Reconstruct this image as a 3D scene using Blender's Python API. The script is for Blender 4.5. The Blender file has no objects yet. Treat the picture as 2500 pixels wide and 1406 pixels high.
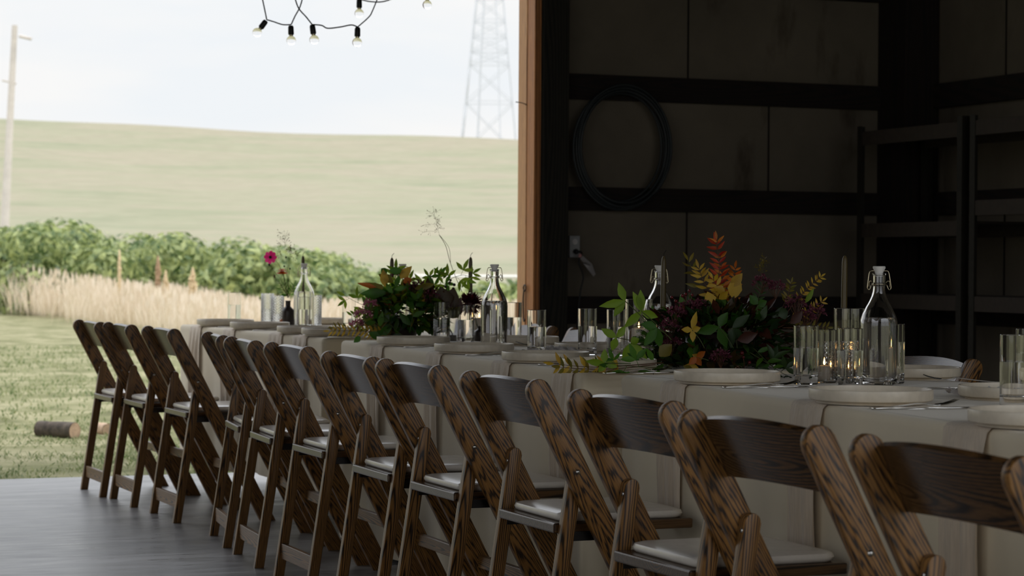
import bpy, bmesh, math, random
import numpy as np
from mathutils import Vector, Matrix, Euler

random.seed(11)
rng = np.random.default_rng(11)
S = bpy.context.scene
COL = S.collection
PI = math.pi
R = math.radians

# ------------------------------------------------------------------ camera
F_PX, Y_H, ROLL, CAM_H, YAW = 5500.0, 650.0, R(.4), 1.055, R(22)
pit = math.atan((Y_H - 703) / F_PX)
_fw = Vector((math.sin(YAW) * math.cos(pit), math.cos(YAW) * math.cos(pit), math.sin(pit)))
_r = Vector((math.cos(YAW), -math.sin(YAW), 0))
_u = _r.cross(_fw)
RT = math.cos(ROLL) * _r + math.sin(ROLL) * _u
UP = -math.sin(ROLL) * _r + math.cos(ROLL) * _u
FW = _fw
EYE = Vector((0, 0, CAM_H))
cam = bpy.data.cameras.new('camera')
cam_o = bpy.data.objects.new('camera', cam)
COL.objects.link(cam_o)
m = Matrix((RT, UP, -FW)).transposed().to_4x4()
m.translation = EYE
cam_o.matrix_world = m
cam.sensor_width = 36.0
cam.lens = F_PX / 2500 * 36
cam.clip_end = 2000
cam.dof.use_dof = True
cam.dof.focus_distance = 6.0
cam.dof.aperture_fstop = 8.0
S.camera = cam_o


def ray(x, y):
    return FW * F_PX + RT * (x - 1250) - UP * (y - 703)


def W(x, y, z):            # a point of the photograph on the level z
    d = ray(x, y)
    return EYE + d * ((z - CAM_H) / d.z)


def WY(x, y, Y):           # ... on the wall plane Y
    d = ray(x, y)
    return EYE + d * (Y / d.y)


def WD(x, y, D):           # ... at distance D along the view axis
    return EYE + ray(x, y) * (D / F_PX)


# ------------------------------------------------------------------ materials
def nodes(name):
    mt = bpy.data.materials.new(name)
    mt.use_nodes = True
    nt = mt.node_tree
    return mt, nt, nt.nodes['Principled BSDF']


def srgb(r, g, b):
    f = lambda c: (c / 255 / 12.92) if c <= 10 else ((c / 255 + .055) / 1.055) ** 2.4
    return (f(r), f(g), f(b), 1)


def ramp(nt, fac, stops):
    n = nt.nodes.new('ShaderNodeValToRGB')
    e = n.color_ramp.elements
    while len(e) < len(stops):
        e.new(.5)
    for k, (p, c) in enumerate(stops):
        e[k].position = p
        e[k].color = c
    nt.links.new(fac, n.inputs[0])
    return n.outputs[0]


def coords(nt, scale=(1, 1, 1), rand=False, kind='Object'):
    tc = nt.nodes.new('ShaderNodeTexCoord')
    mp = nt.nodes.new('ShaderNodeMapping')
    mp.inputs['Scale'].default_value = scale
    src = tc.outputs[kind]
    if rand:
        oi = nt.nodes.new('ShaderNodeObjectInfo')
        ml = nt.nodes.new('ShaderNodeVectorMath')
        ml.operation = 'MULTIPLY_ADD'
        cb = nt.nodes.new('ShaderNodeCombineXYZ')
        for k in range(3):
            nt.links.new(oi.outputs['Random'], cb.inputs[k])
        nt.links.new(cb.outputs[0], ml.inputs[0])
        ml.inputs[1].default_value = rand
        nt.links.new(src, ml.inputs[2])
        src = ml.outputs[0]
    nt.links.new(src, mp.inputs[0])
    return mp.outputs[0]


def noise(nt, vec, scale, detail=4, rough=.55, dist=0):
    n = nt.nodes.new('ShaderNodeTexNoise')
    n.inputs['Scale'].default_value = scale
    n.inputs['Detail'].default_value = detail
    n.inputs['Roughness'].default_value = rough
    n.inputs['Distortion'].default_value = dist
    nt.links.new(vec, n.inputs['Vector'])
    return n.outputs['Fac']


def mixc(nt, fac, a, b, mode='MIX'):
    n = nt.nodes.new('ShaderNodeMix')
    n.data_type = 'RGBA'
    n.blend_type = mode
    for sock, v in ((n.inputs[0], fac), (n.inputs[6], a), (n.inputs[7], b)):
        if isinstance(v, (float, int)):
            sock.default_value = v
        elif isinstance(v, tuple):
            sock.default_value = v
        else:
            nt.links.new(v, sock)
    return n.outputs[2]


def bump(nt, bs, h, strength=.3, dist=.005):
    b = nt.nodes.new('ShaderNodeBump')
    b.inputs['Strength'].default_value = strength
    b.inputs['Distance'].default_value = dist
    nt.links.new(h, b.inputs['Height'])
    nt.links.new(b.outputs[0], bs.inputs['Normal'])


def plain(name, col, rough=.6, metal=0, var=.12, scale=30, spec=.5):
    mt, nt, bs = nodes(name)
    c = srgb(*col)
    v = coords(nt)
    f = noise(nt, v, scale, 3)
    d = tuple(max(0, x * (1 - var * 2)) for x in c[:3]) + (1,)
    l = tuple(min(1, x * (1 + var)) for x in c[:3]) + (1,)
    nt.links.new(ramp(nt, f, [(.3, d), (.7, l)]), bs.inputs['Base Color'])
    bs.inputs['Roughness'].default_value = rough
    bs.inputs['Metallic'].default_value = metal
    bs.inputs['Specular IOR Level'].default_value = spec
    return mt


def wood(name, light, dark, mid, ring=26, rough=.42, stretch=.07, rand=(.05, .03, .9), dist=5):
    mt, nt, bs = nodes(name)
    v = coords(nt, (1, 1, stretch), rand)
    w = nt.nodes.new('ShaderNodeTexWave')
    w.wave_type = 'RINGS'
    w.rings_direction = 'SPHERICAL'
    w.inputs['Scale'].default_value = ring
    w.inputs['Distortion'].default_value = dist
    w.inputs['Detail'].default_value = 3
    w.inputs['Detail Scale'].default_value = .8
    w.inputs['Detail Roughness'].default_value = .6
    nt.links.new(v, w.inputs['Vector'])
    c1 = ramp(nt, w.outputs['Fac'], [(.05, srgb(*dark)), (.26, srgb(*mid)), (.75, srgb(*light))])
    v2 = coords(nt, (1, 1, .03), rand)
    g = noise(nt, v2, 420, 2, .6)
    c2 = mixc(nt, .55, c1, ramp(nt, g, [(.35, (.35, .3, .27, 1)), (.6, (1, 1, 1, 1))]), 'MULTIPLY')
    nt.links.new(c2, bs.inputs['Base Color'])
    bs.inputs['Roughness'].default_value = rough
    bump(nt, bs, g, .15, .001)
    return mt


def leafm(name, a, b, trans=.35, rough=.45):
    """leaf: colour varies from leaf to leaf between a and b"""
    mt, nt, bs = nodes(name)
    gi = nt.nodes.new('ShaderNodeNewGeometry')
    c = ramp(nt, gi.outputs['Random Per Island'], [(0, srgb(*a)), (1, srgb(*b))])
    nt.links.new(c, bs.inputs['Base Color'])
    bs.inputs['Roughness'].default_value = rough
    if trans:
        t = nt.nodes.new('ShaderNodeBsdfTranslucent')
        nt.links.new(c, t.inputs[0])
        mx = nt.nodes.new('ShaderNodeMixShader')
        mx.inputs[0].default_value = trans
        nt.links.new(bs.outputs[0], mx.inputs[1])
        nt.links.new(t.outputs[0], mx.inputs[2])
        nt.links.new(mx.outputs[0], nt.nodes['Material Output'].inputs[0])
    return mt


def glassm(name, col=(1, 1, 1), ior=1.47, pattern=False, rough=0):
    mt, nt, bs = nodes(name)
    bs.inputs['Base Color'].default_value = (*col, 1)
    bs.inputs['Roughness'].default_value = rough
    bs.inputs['Transmission Weight'].default_value = 1
    bs.inputs['IOR'].default_value = ior
    if pattern:
        tc = nt.nodes.new('ShaderNodeTexCoord')
        sep = nt.nodes.new('ShaderNodeSeparateXYZ')
        nt.links.new(tc.outputs['Object'], sep.inputs[0])
        at = nt.nodes.new('ShaderNodeMath'); at.operation = 'ARCTAN2'
        nt.links.new(sep.outputs[1], at.inputs[0]); nt.links.new(sep.outputs[0], at.inputs[1])
        def lin(a, b):
            x = nt.nodes.new('ShaderNodeMath'); x.operation = 'MULTIPLY_ADD'
            nt.links.new(at.outputs[0], x.inputs[0]); x.inputs[1].default_value = a
            z = nt.nodes.new('ShaderNodeMath'); z.operation = 'MULTIPLY'
            nt.links.new(sep.outputs[2], z.inputs[0]); z.inputs[1].default_value = b
            nt.links.new(z.outputs[0], x.inputs[2])
            s = nt.nodes.new('ShaderNodeMath'); s.operation = 'SINE'
            nt.links.new(x.outputs[0], s.inputs[0])
            ab = nt.nodes.new('ShaderNodeMath'); ab.operation = 'ABSOLUTE'
            nt.links.new(s.outputs[0], ab.inputs[0])
            return ab.outputs[0]
        mn = nt.nodes.new('ShaderNodeMath'); mn.operation = 'MINIMUM'
        nt.links.new(lin(6, 250), mn.inputs[0]); nt.links.new(lin(6, -250), mn.inputs[1])
        bump(nt, bs, mn.outputs[0], .9, .004)
    return mt


M = {}
M['oak'] = wood('dark_stained_oak', (140, 99, 49), (40, 26, 15), (110, 75, 36), ring=88, stretch=.06, dist=10)
M['oak2'] = wood('dark_stained_oak_leg', (142, 102, 54), (38, 26, 15), (106, 72, 36), ring=90, stretch=.04)
M['slat'] = wood('stained_back_panel', (92, 65, 36), (36, 24, 14), (70, 48, 26), ring=50, stretch=.07, rough=.27)
M['pad'] = plain('ivory_vinyl', (220, 212, 202), .24, var=.03, spec=.8)
M['steel'] = plain('steel', (190, 188, 184), .28, 1, .05)
M['dsteel'] = plain('dark_steel', (70, 70, 72), .35, 1, .1)
M['silver'] = plain('cutlery_steel', (205, 203, 200), .14, 1, .03)
M['brass'] = plain('wire_steel', (190, 178, 150), .25, 1, .05)
M['ceramic'] = plain('stoneware_glaze', (218, 206, 186), .32, var=.04, scale=60)
M['wax'] = plain('cream_wax', (232, 218, 200), .5, var=.02)
M['taper'] = plain('olive_wax', (84, 70, 36), .4, var=.06)
M['wick'] = plain('burnt_wick', (28, 24, 20), .9)
M['stopper'] = plain('white_stopper', (235, 232, 228), .4, var=.02)
M['vase'] = plain('brown_vase_glaze', (48, 38, 34), .35, var=.1)
M['glass'] = glassm('clear_glass')
M['cutglass'] = glassm('diamond_cut_glass', pattern=True)
M['water'] = glassm('water', ior=1.333)
M['smoke'] = glassm('frosted_blue_glass', (.86, .89, .95), rough=.05)
M['bulb'] = glassm('bulb_glass', (.97, .97, .97), ior=1.05)
M['black'] = plain('black_rubber', (18, 18, 19), .5)
M['hose'] = plain('dark_hose', (30, 36, 38), .5)
M['tag'] = plain('white_tag', (200, 195, 195), .6, var=.05)
M['pink'] = plain('pink_tape', (200, 140, 140), .6)
M['outlet'] = plain('outlet_plate', (150, 150, 150), .4, var=.03)
M['rope'] = plain('rusty_iron', (70, 55, 42), .6)
M['bark'] = plain('grey_bark', (88, 78, 68), .95, var=.35, scale=18)
M['cutwood'] = plain('sawn_wood', (186, 158, 132), .9, var=.15)
M['pole'] = plain('weathered_pole', (206, 198, 188), .9, var=.06, scale=3)
M['galv'] = plain('hazed_galvanised_steel', (205, 208, 212), .7, 0, .04)  # pale grey carries the distance haze in the steel colour
M['rail'] = plain('white_rail', (225, 222, 214), .7, var=.03)
M['dwood'] = wood('dark_girt_wood', (30, 18, 12), (14, 8, 6), (24, 14, 9), ring=20, rough=.9, rand=(.2, .2, 1))
M['post'] = wood('dark_post_wood', (40, 37, 28), (20, 18, 14), (32, 29, 22), ring=20, rough=.9, rand=(.2, .2, 1))
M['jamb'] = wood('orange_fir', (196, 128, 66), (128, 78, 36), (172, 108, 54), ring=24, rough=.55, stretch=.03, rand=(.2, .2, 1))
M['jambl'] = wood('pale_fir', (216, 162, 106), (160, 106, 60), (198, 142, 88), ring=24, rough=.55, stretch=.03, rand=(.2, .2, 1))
M['rack'] = plain('dark_rack_steel', (40, 36, 29), .5, .3, .12)
M['rackshelf'] = plain('rack_board', (50, 40, 30), .8, 0, .12)


def mat_flame():
    mt, nt, bs = nodes('candle_flame')
    bs.inputs['Base Color'].default_value = (0, 0, 0, 1)
    bs.inputs['Emission Color'].default_value = (1, .52, .16, 1)
    bs.inputs['Emission Strength'].default_value = 9
    return mt


M['flame'] = mat_flame()


def mat_cloth(name, col, weave=900, trans=0, alpha=None, fold=.0):
    mt, nt, bs = nodes(name)
    v = coords(nt)
    n = noise(nt, v, 3.5, 4)
    c = srgb(*col)
    d = tuple(x * .90 for x in c[:3]) + (1,)
    cc = ramp(nt, n, [(.3, d), (.7, c)])
    nt.links.new(cc, bs.inputs['Base Color'])
    bs.inputs['Roughness'].default_value = .85
    bs.inputs['Sheen Weight'].default_value = .35
    bs.inputs['Sheen Roughness'].default_value = .4
    n2 = noise(nt, v, weave, 1)
    bump(nt, bs, n2, .2, .0006)
    if alpha:
        w = coords(nt, (1, 1, .06), (1, 2, 3))
        st = noise(nt, w, 260, 2)
        nt.links.new(ramp(nt, st, [(.35, (alpha[0],) * 3 + (1,)), (.65, (alpha[1],) * 3 + (1,))]), bs.inputs['Alpha'])
    return mt


M['cloth'] = mat_cloth('ivory_linen', (230, 216, 189))
M['gauze'] = mat_cloth('grey_gauze', (222, 205, 184), alpha=(.86, 1))
M['fringe'] = mat_cloth('pale_gauze', (214, 206, 202))


def mat_concrete():
    mt, nt, bs = nodes('concrete')
    v = coords(nt, (.35, 1.6, 1))
    a = noise(nt, v, 2.2, 8, .65, .6)
    v2 = coords(nt, (.5, 3, 1))
    b = noise(nt, v2, 9, 5, .6)
    c = ramp(nt, a, [(.3, srgb(88, 87, 86)), (.5, srgb(132, 130, 129)), (.7, srgb(168, 166, 165))])
    c = mixc(nt, .75, c, ramp(nt, b, [(.35, (.55, .55, .55, 1)), (.65, (1, 1, 1, 1))]), 'MULTIPLY')
    s = noise(nt, coords(nt, (1, 2.2, 1)), 7, 2)
    c = mixc(nt, ramp(nt, s, [(.72, (0, 0, 0, 1)), (.76, (1, 1, 1, 1))]), c, srgb(52, 48, 44))
    nt.links.new(c, bs.inputs['Base Color'])
    nt.links.new(ramp(nt, b, [(.3, (.26,) * 3 + (1,)), (.7, (.46,) * 3 + (1,))]), bs.inputs['Roughness'])
    bump(nt, bs, b, .12, .01)
    return mt


M['concrete'] = mat_concrete()


def mat_panel():
    mt, nt, bs = nodes('insulation_panel')
    v = coords(nt)
    n = noise(nt, v, 1.3, 6, .6)
    c = ramp(nt, n, [(.3, srgb(88, 80, 69)), (.7, srgb(114, 104, 90))])
    st = noise(nt, coords(nt, (1.6, 1.6, .5)), 2.3, 5, .6)
    c = mixc(nt, ramp(nt, st, [(.6, (0, 0, 0, 1)), (.72, (.75,) * 3 + (1,))]), c, srgb(58, 46, 34))
    nt.links.new(c, bs.inputs['Base Color'])
    bs.inputs['Roughness'].default_value = .9
    return mt


M['panel'] = mat_panel()
M['roofm'] = plain('dark_roof', (50, 46, 40), .9, scale=2)
M['stain'] = plain('rust_stain', (70, 52, 34), .95)


def mat_ground(name, cols, sc, stretch=(1, 1, 1), sc2=6.0, fine=.35):
    mt, nt, bs = nodes(name)
    a = noise(nt, coords(nt, stretch), sc, 8, .62, .4)
    c = ramp(nt, a, [(.28 + .48 * k / (len(cols) - 1), srgb(*q)) for k, q in enumerate(cols)])
    b = noise(nt, coords(nt, stretch), sc * sc2, 5, .65)
    c = mixc(nt, fine, c, ramp(nt, b, [(.3, (.5, .52, .45, 1)), (.7, (1.0, 1.0, .98, 1))]), 'MULTIPLY')
    nt.links.new(c, bs.inputs['Base Color'])
    bs.inputs['Roughness'].default_value = .95
    bs.inputs['Specular IOR Level'].default_value = .1
    return mt


M['lawn'] = mat_ground('lawn_earth', [(88, 89, 60), (128, 127, 92), (162, 155, 124), (108, 113, 77)], 1.6, (1, 1, 1), 8, .75)
M['field'] = mat_ground('pasture', [(130, 134, 108), (146, 144, 120), (154, 146, 126), (138, 140, 114)], .09, (.6, 1.3, 1), 9, .35)
M['blade'] = leafm('grass_blades', (78, 104, 50), (162, 164, 120), .4, .6)
M['straw'] = leafm('straw', (206, 189, 160), (236, 222, 202), .45, .7)
M['bramble'] = leafm('bramble_leaves', (68, 96, 50), (186, 194, 128), .4, .5)
M['stemd'] = plain('dry_stalk', (216, 194, 156), .8)
M['green'] = leafm('green_leaf', (52, 98, 30), (92, 138, 42), .5)
M['dgreen'] = leafm('deep_green_leaf', (26, 50, 22), (56, 82, 30), .25)
M['lime'] = leafm('lime_leaf', (112, 148, 34), (150, 172, 52), .5)
M['olive'] = leafm('olive_leaf', (104, 100, 32), (140, 118, 40), .4)
M['gold'] = leafm('gold_leaf', (176, 138, 40), (206, 172, 60), .4)
M['yellow'] = leafm('yellow_leaf', (206, 168, 44), (222, 184, 66), .45)
M['orange'] = leafm('orange_leaf', (176, 84, 26), (206, 128, 40), .4)
M['red'] = leafm('red_leaf', (150, 34, 24), (190, 74, 30), .4)
M['maroon'] = leafm('maroon_leaf', (52, 22, 18), (96, 50, 30), .25)
M['brownleaf'] = leafm('bronze_leaf', (58, 42, 20), (96, 74, 26), .3)
M['sedum'] = leafm('pink_sedum', (168, 84, 112), (222, 146, 170), .4)
M['sedumd'] = leafm('purple_sedum', (84, 36, 52), (150, 78, 98), .25)
M['dahlia'] = leafm('burgundy_petal', (58, 12, 20), (104, 24, 34), .25)
M['cosmos'] = leafm('magenta_petal', (206, 26, 104), (228, 60, 136), .5)
M['marigold'] = leafm('rust_petal', (206, 92, 18), (236, 130, 36), .55)
M['white'] = leafm('white_petal', (214, 206, 200), (236, 230, 226), .3)
M['berry'] = plain('red_berry', (96, 16, 20), .25)
M['berryd'] = plain('dark_berry', (40, 14, 16), .25)
M['stem'] = plain('green_stem', (74, 84, 36), .6)
M['stemr'] = plain('reddish_stem', (96, 58, 34), .6)
M['dryhead'] = plain('dry_seed_head', (104, 88, 56), .8)
M['dryhead2'] = plain('brown_seed_head', (176, 146, 116), .8)
M['rosette'] = plain('dark_eye', (30, 30, 16), .8)


# ------------------------------------------------------------------ mesh helpers
def link(name, me, mat, parent=None, loc=(0, 0, 0), rot=(0, 0, 0), smooth=True):
    o = bpy.data.objects.new(name, me)
    if mat:
        me.materials.append(M[mat] if isinstance(mat, str) else mat)
    COL.objects.link(o)
    o.location = loc
    o.rotation_euler = rot
    if parent:
        o.parent = parent
    if smooth:
        me.shade_smooth()
    return o


def obj(name, bm, mat, parent=None, loc=(0, 0, 0), rot=(0, 0, 0), smooth=False, auto=None):
    me = bpy.data.meshes.new(name)
    bmesh.ops.recalc_face_normals(bm, faces=bm.faces)
    bm.to_mesh(me)
    bm.free()
    o = link(name, me, mat, parent, loc, rot, smooth)
    if auto:
        me.shade_smooth()
        me.set_sharp_from_angle(angle=R(auto))
    return o


def pyobj(name, v, f, mat, parent=None, loc=(0, 0, 0), rot=(0, 0, 0), smooth=True):
    me = bpy.data.meshes.new(name)
    me.from_pydata(v, [], f)
    me.update()
    return link(name, me, mat, parent, loc, rot, smooth)


def bigmesh(name, V, faces_n, mat, parent=None, loc=(0, 0, 0), smooth=False):
    """V: (n, faces_n, 3) array of separate polygons"""
    n = V.shape[0]
    me = bpy.data.meshes.new(name)
    me.vertices.add(n * faces_n)
    me.vertices.foreach_set('co', V.astype(np.float32).ravel())
    me.loops.add(n * faces_n)
    me.loops.foreach_set('vertex_index', np.arange(n * faces_n, dtype=np.int32))
    me.polygons.add(n)
    me.polygons.foreach_set('loop_start', np.arange(n, dtype=np.int32) * faces_n)
    me.polygons.foreach_set('loop_total', np.full(n, faces_n, dtype=np.int32))
    me.update(calc_edges=True)
    return link(name, me, mat, parent, loc, smooth=smooth)


def box(bm, lo, hi, bev=0):
    vs = [bm.verts.new((x, y, z)) for x in (lo[0], hi[0]) for y in (lo[1], hi[1]) for z in (lo[2], hi[2])]
    fs = [(0, 1, 3, 2), (4, 6, 7, 5), (0, 4, 5, 1), (2, 3, 7, 6), (0, 2, 6, 4), (1, 5, 7, 3)]
    F = [bm.faces.new([vs[i] for i in f]) for f in fs]
    if bev:
        es = set()
        for f in F:
            es.update(f.edges)
        bmesh.ops.bevel(bm, geom=list(es), offset=bev, segments=2, affect='EDGES', profile=.5)
    return vs


def boxobj(name, lo, hi, mat, parent=None, bev=0, loc=(0, 0, 0), rot=(0, 0, 0)):
    bm = bmesh.new()
    box(bm, lo, hi, bev)
    return obj(name, bm, mat, parent, loc, rot)


def prism(bm, outline, axis, a, b, bev=0):
    """extrude a 2-D outline along axis 0/1/2 from a to b"""
    def p3(p, t):
        q = list(p)
        q.insert(axis, t)
        return q
    A = [bm.verts.new(p3(p, a)) for p in outline]
    B = [bm.verts.new(p3(p, b)) for p in outline]
    n = len(A)
    fa = bm.faces.new(A)
    fb = bm.faces.new(B[::-1])
    for i in range(n):
        bm.faces.new((A[i], B[i], B[(i + 1) % n], A[(i + 1) % n]))
    if bev:
        bmesh.ops.bevel(bm, geom=list(fa.edges) + list(fb.edges), offset=bev, segments=2, affect='EDGES', profile=.5)


def lathe(bm, prof, n=32, c=(0, 0, 0), close=False):
    rows = []
    for r, z in prof:
        if r < 1e-6:
            rows.append([bm.verts.new((c[0], c[1], c[2] + z))])
        else:
            rows.append([bm.verts.new((c[0] + r * math.cos(2 * PI * i / n), c[1] + r * math.sin(2 * PI * i / n), c[2] + z)) for i in range(n)])
    pairs = list(zip(rows, rows[1:]))
    if close:
        pairs.append((rows[-1], rows[0]))
    for a, b in pairs:
        for i in range(n):
            j = (i + 1) % n
            if len(a) == 1 and len(b) == 1:
                continue
            if len(a) == 1:
                bm.faces.new((a[0], b[i], b[j]))
            elif len(b) == 1:
                bm.faces.new((a[i], b[0], a[j]))
            else:
                bm.faces.new((a[i], b[i], b[j], a[j]))


def tube(bm, pts, rad, n=6, closed=False, caps=True):
    pts = [Vector(p) for p in pts]
    if not hasattr(rad, '__len__'):
        rad = [rad] * len(pts)
    rings = []
    prev = None
    for i, p in enumerate(pts):
        if closed:
            t = pts[(i + 1) % len(pts)] - pts[i - 1]
        else:
            t = pts[min(i + 1, len(pts) - 1)] - pts[max(i - 1, 0)]
        t.normalize()
        if prev is None:
            a = t.orthogonal().normalized()
        else:
            a = (prev - t * prev.dot(t))
            a = a.normalized() if a.length > 1e-6 else t.orthogonal().normalized()
        prev = a
        b = t.cross(a)
        rings.append([bm.verts.new(p + (a * math.cos(2 * PI * k / n) + b * math.sin(2 * PI * k / n)) * rad[i]) for k in range(n)])
    m_ = len(rings)
    for i in range(m_ if closed else m_ - 1):
        A, B = rings[i], rings[(i + 1) % m_]
        for k in range(n):
            bm.faces.new((A[k], A[(k + 1) % n], B[(k + 1) % n], B[k]))
    if caps and not closed:
        bm.faces.new(rings[0][::-1])
        bm.faces.new(rings[-1])


def smooth_path(pts, sub=6):
    pts = [Vector(p) for p in pts]
    out = []
    for i in range(len(pts) - 1):
        p0, p1, p2, p3 = pts[max(i - 1, 0)], pts[i], pts[i + 1], pts[min(i + 2, len(pts) - 1)]
        for k in range(sub):
            t = k / sub
            out.append(.5 * ((2 * p1) + (p2 - p0) * t + (2 * p0 - 5 * p1 + 4 * p2 - p3) * t * t + (3 * p1 - p0 - 3 * p2 + p3) * t ** 3))
    out.append(pts[-1])
    return out


def sphere(bm, c, r, n=8, sz=1):
    m_ = Matrix.Translation(c) @ Matrix.Diagonal((r, r, r * sz, 1))
    bmesh.ops.create_uvsphere(bm, u_segments=n, v_segments=max(4, n // 2 + 1), radius=1, matrix=m_)


def empty(name, loc=(0, 0, 0), rz=0):
    o = bpy.data.objects.new(name, None)
    COL.objects.link(o)
    o.location = loc
    o.rotation_euler = (0, 0, rz)
    o.empty_display_size = .05
    return o


def tag(o, label=None, cat=None, group=None, kind=None):
    if label:
        o['label'] = label
    if cat:
        o['category'] = cat
    if group:
        o['group'] = group
    if kind:
        o['kind'] = kind
    return o


def copy_tree(o, parent=None):
    c = o.copy()
    COL.objects.link(c)
    c.parent = parent
    if parent is not None:
        c.matrix_parent_inverse = o.matrix_parent_inverse.copy()
    for ch in [k for k in COL.objects if k.parent == o]:
        copy_tree(ch, c)
    return c


ORD = ['first', 'second', 'third', 'fourth', 'fifth', 'sixth', 'seventh', 'eighth', 'ninth', 'tenth', 'eleventh', 'twelfth']

# ------------------------------------------------------------------ world and sun
wd = bpy.data.worlds.new('overcast_sky')
S.world = wd
wd.use_nodes = True
nt = wd.node_tree
bg = nt.nodes['Background']
tc = nt.nodes.new('ShaderNodeTexCoord')
sp = nt.nodes.new('ShaderNodeSeparateXYZ')
nt.links.new(tc.outputs['Generated'], sp.inputs[0])
mp = nt.nodes.new('ShaderNodeMapping')
mp.inputs['Scale'].default_value = (1, 1, 5)
nt.links.new(tc.outputs['Generated'], mp.inputs[0])
cl = noise(nt, mp.outputs[0], 3.2, 4, .5, .3)
cc = ramp(nt, cl, [(.42, srgb(240, 244, 247)), (.58, srgb(248, 248, 247))])
zen = ramp(nt, sp.outputs[2], [(.0, (1, 1, 1, 1)), (.22, (1.02, 1.02, 1.03, 1)), (.40, (1.9, 1.95, 2.08, 1)), (1, (2.7, 2.76, 2.95, 1))])
nt.links.new(mixc(nt, 1.0, cc, zen, 'MULTIPLY'), bg.inputs[0])
bg.inputs[1].default_value = 1.0

sun = bpy.data.lights.new('sun', 'SUN')
sun.energy = 1.1
sun.angle = R(14)
sun.color = (1, .95, .86)
so = bpy.data.objects.new('sun', sun)
COL.objects.link(so)
so.rotation_euler = Vector((-.42, .42, -.80)).to_track_quat('-Z', 'Y').to_euler()
# ------------------------------------------------------------------ setting: the barn
WALL_Y = 11.0          # front of the wall girts
SLAB_Y = 11.10
RX = 6.9               # right wall
LX = -4.0
BY = -1.0
TOP = 4.4
tag(boxobj('floor', (LX, BY - .3, -.15), (RX + .1, SLAB_Y, 0), 'concrete'), kind='structure')
tag(boxobj('ceiling', (LX - .1, BY - .1, TOP), (RX + .1, SLAB_Y, TOP + .1), 'roofm'), kind='structure')
bm = bmesh.new()
box(bm, (4.56, WALL_Y + .04, 0), (RX + .1, SLAB_Y - .005, TOP))
box(bm, (LX, WALL_Y + .04, 0), (-2.6, SLAB_Y - .005, TOP))
box(bm, (-2.6, WALL_Y + .04, 3.5), (4.56, SLAB_Y - .005, TOP))
tag(obj('wall_back', bm, 'panel'), kind='structure')
tag(boxobj('wall_right', (RX, BY, 0), (RX + .1, WALL_Y + .04, TOP), 'panel'), kind='structure')
tag(boxobj('wall_left', (LX - .1, 3.2, 0), (LX, WALL_Y + .04, TOP), 'panel'), kind='structure')
bm = bmesh.new()
box(bm, (LX, BY - .1, 4.1), (RX, BY, TOP))
box(bm, (-1.2, BY - .1, 0), (1.2, BY, 4.1))  # unseen wall piece, added to keep the glass reflections dark
tag(obj('wall_front_baffle', bm, 'panel'), kind='structure')

tn = [0]


def trim(lo, hi, mat, bev=.003):
    """a timber of the wall; long axis becomes local Z so the grain runs along it"""
    tn[0] += 1
    lo, hi = Vector(lo), Vector(hi)
    c, d = (lo + hi) / 2, (hi - lo) / 2
    ax = max(range(3), key=lambda k: d[k])
    rot = [(0, PI / 2, 0), (-PI / 2, 0, 0), (0, 0, 0)][ax]
    if ax == 0:
        h = Vector((d.z, d.y, d.x))
    elif ax == 1:
        h = Vector((d.x, d.z, d.y))
    else:
        h = d
    o = boxobj('trim_%d' % tn[0], -h, h, mat, None, bev, c, rot)
    return tag(o, kind='structure')


# doorway jamb and posts
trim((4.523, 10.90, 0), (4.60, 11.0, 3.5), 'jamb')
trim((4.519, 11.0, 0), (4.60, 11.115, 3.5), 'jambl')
trim((4.60, 10.90, 0), (4.722, WALL_Y + .04, TOP), 'post')
trim((4.568, 10.892, 0), (4.576, 10.90, 3.5), 'rack', 0)
trim((4.56, 10.895, 0), (4.602, 10.90, 3.5), 'post', 0)
trim((-2.6, 10.9, 3.4), (4.60, 11.04, 3.5), 'dwood')
# girts
for za, zb in ((.754, .897), (1.356, 1.481), (1.949, 2.083), (2.555, 2.69), (3.15, 3.29), (.14, .28)):
    trim((4.722, WALL_Y, za), (6.68, WALL_Y + .04, zb), 'dwood')
    trim((RX - .04, BY + .3, za), (RX, 10.75, zb), 'dwood')
trim((6.68, 10.75, 0), (RX, WALL_Y + .04, TOP), 'dwood')
# panel joints, narrow dark gaps
for x, za, zb in ((5.48, 2.083, 2.555), (5.98, 1.481, 1.949), (5.48, .897, 1.356), (5.98, 2.69, 3.15)):
    trim((x, WALL_Y + .034, za), (x + .008, WALL_Y + .04, zb), 'dwood', 0)
for y, za, zb in ((10.1, 2.083, 2.555), (9.1, 1.481, 1.949), (10.1, .897, 1.356)):
    trim((RX - .006, y, za), (RX, y + .008, zb), 'dwood', 0)

# portals help the renderer sample the daylight through the doorway and the open front corner
for nm, loc, rot, sx, sy in (('doorway_daylight', (.95, 11.13, 1.75), (-PI / 2, 0, 0), 7.1, 3.5), ('front_daylight', (1.45, BY - .13, 2.05), (PI / 2, 0, 0), 10.9, 4.1), ('side_daylight', (LX - .13, 1.1, 2.2), (0, -PI / 2, 0), 4.4, 4.2)):
    L = bpy.data.lights.new(nm, 'AREA')
    L.shape = 'RECTANGLE'
    L.size, L.size_y = sx, sy
    L.cycles.is_portal = True
    o = bpy.data.objects.new(nm, L)
    COL.objects.link(o)
    o.location = loc
    o.rotation_euler = rot

# ------------------------------------------------------------------ setting: outdoors
bm = bmesh.new()
N = 48
gx = np.linspace(-60, 60, N)
gy = np.linspace(-40, 58, N)
vv = [[bm.verts.new((x, y, -.06 + (.0 if y < 14 else .02 * math.sin(x * .7) * math.sin(y * .5)))) for x in gx] for y in gy]
for j in range(N - 1):
    for i in range(N - 1):
        bm.faces.new((vv[j][i], vv[j][i + 1], vv[j + 1][i + 1], vv[j + 1][i]))
tag(obj('lawn', bm, 'lawn', smooth=True), kind='structure')


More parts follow.
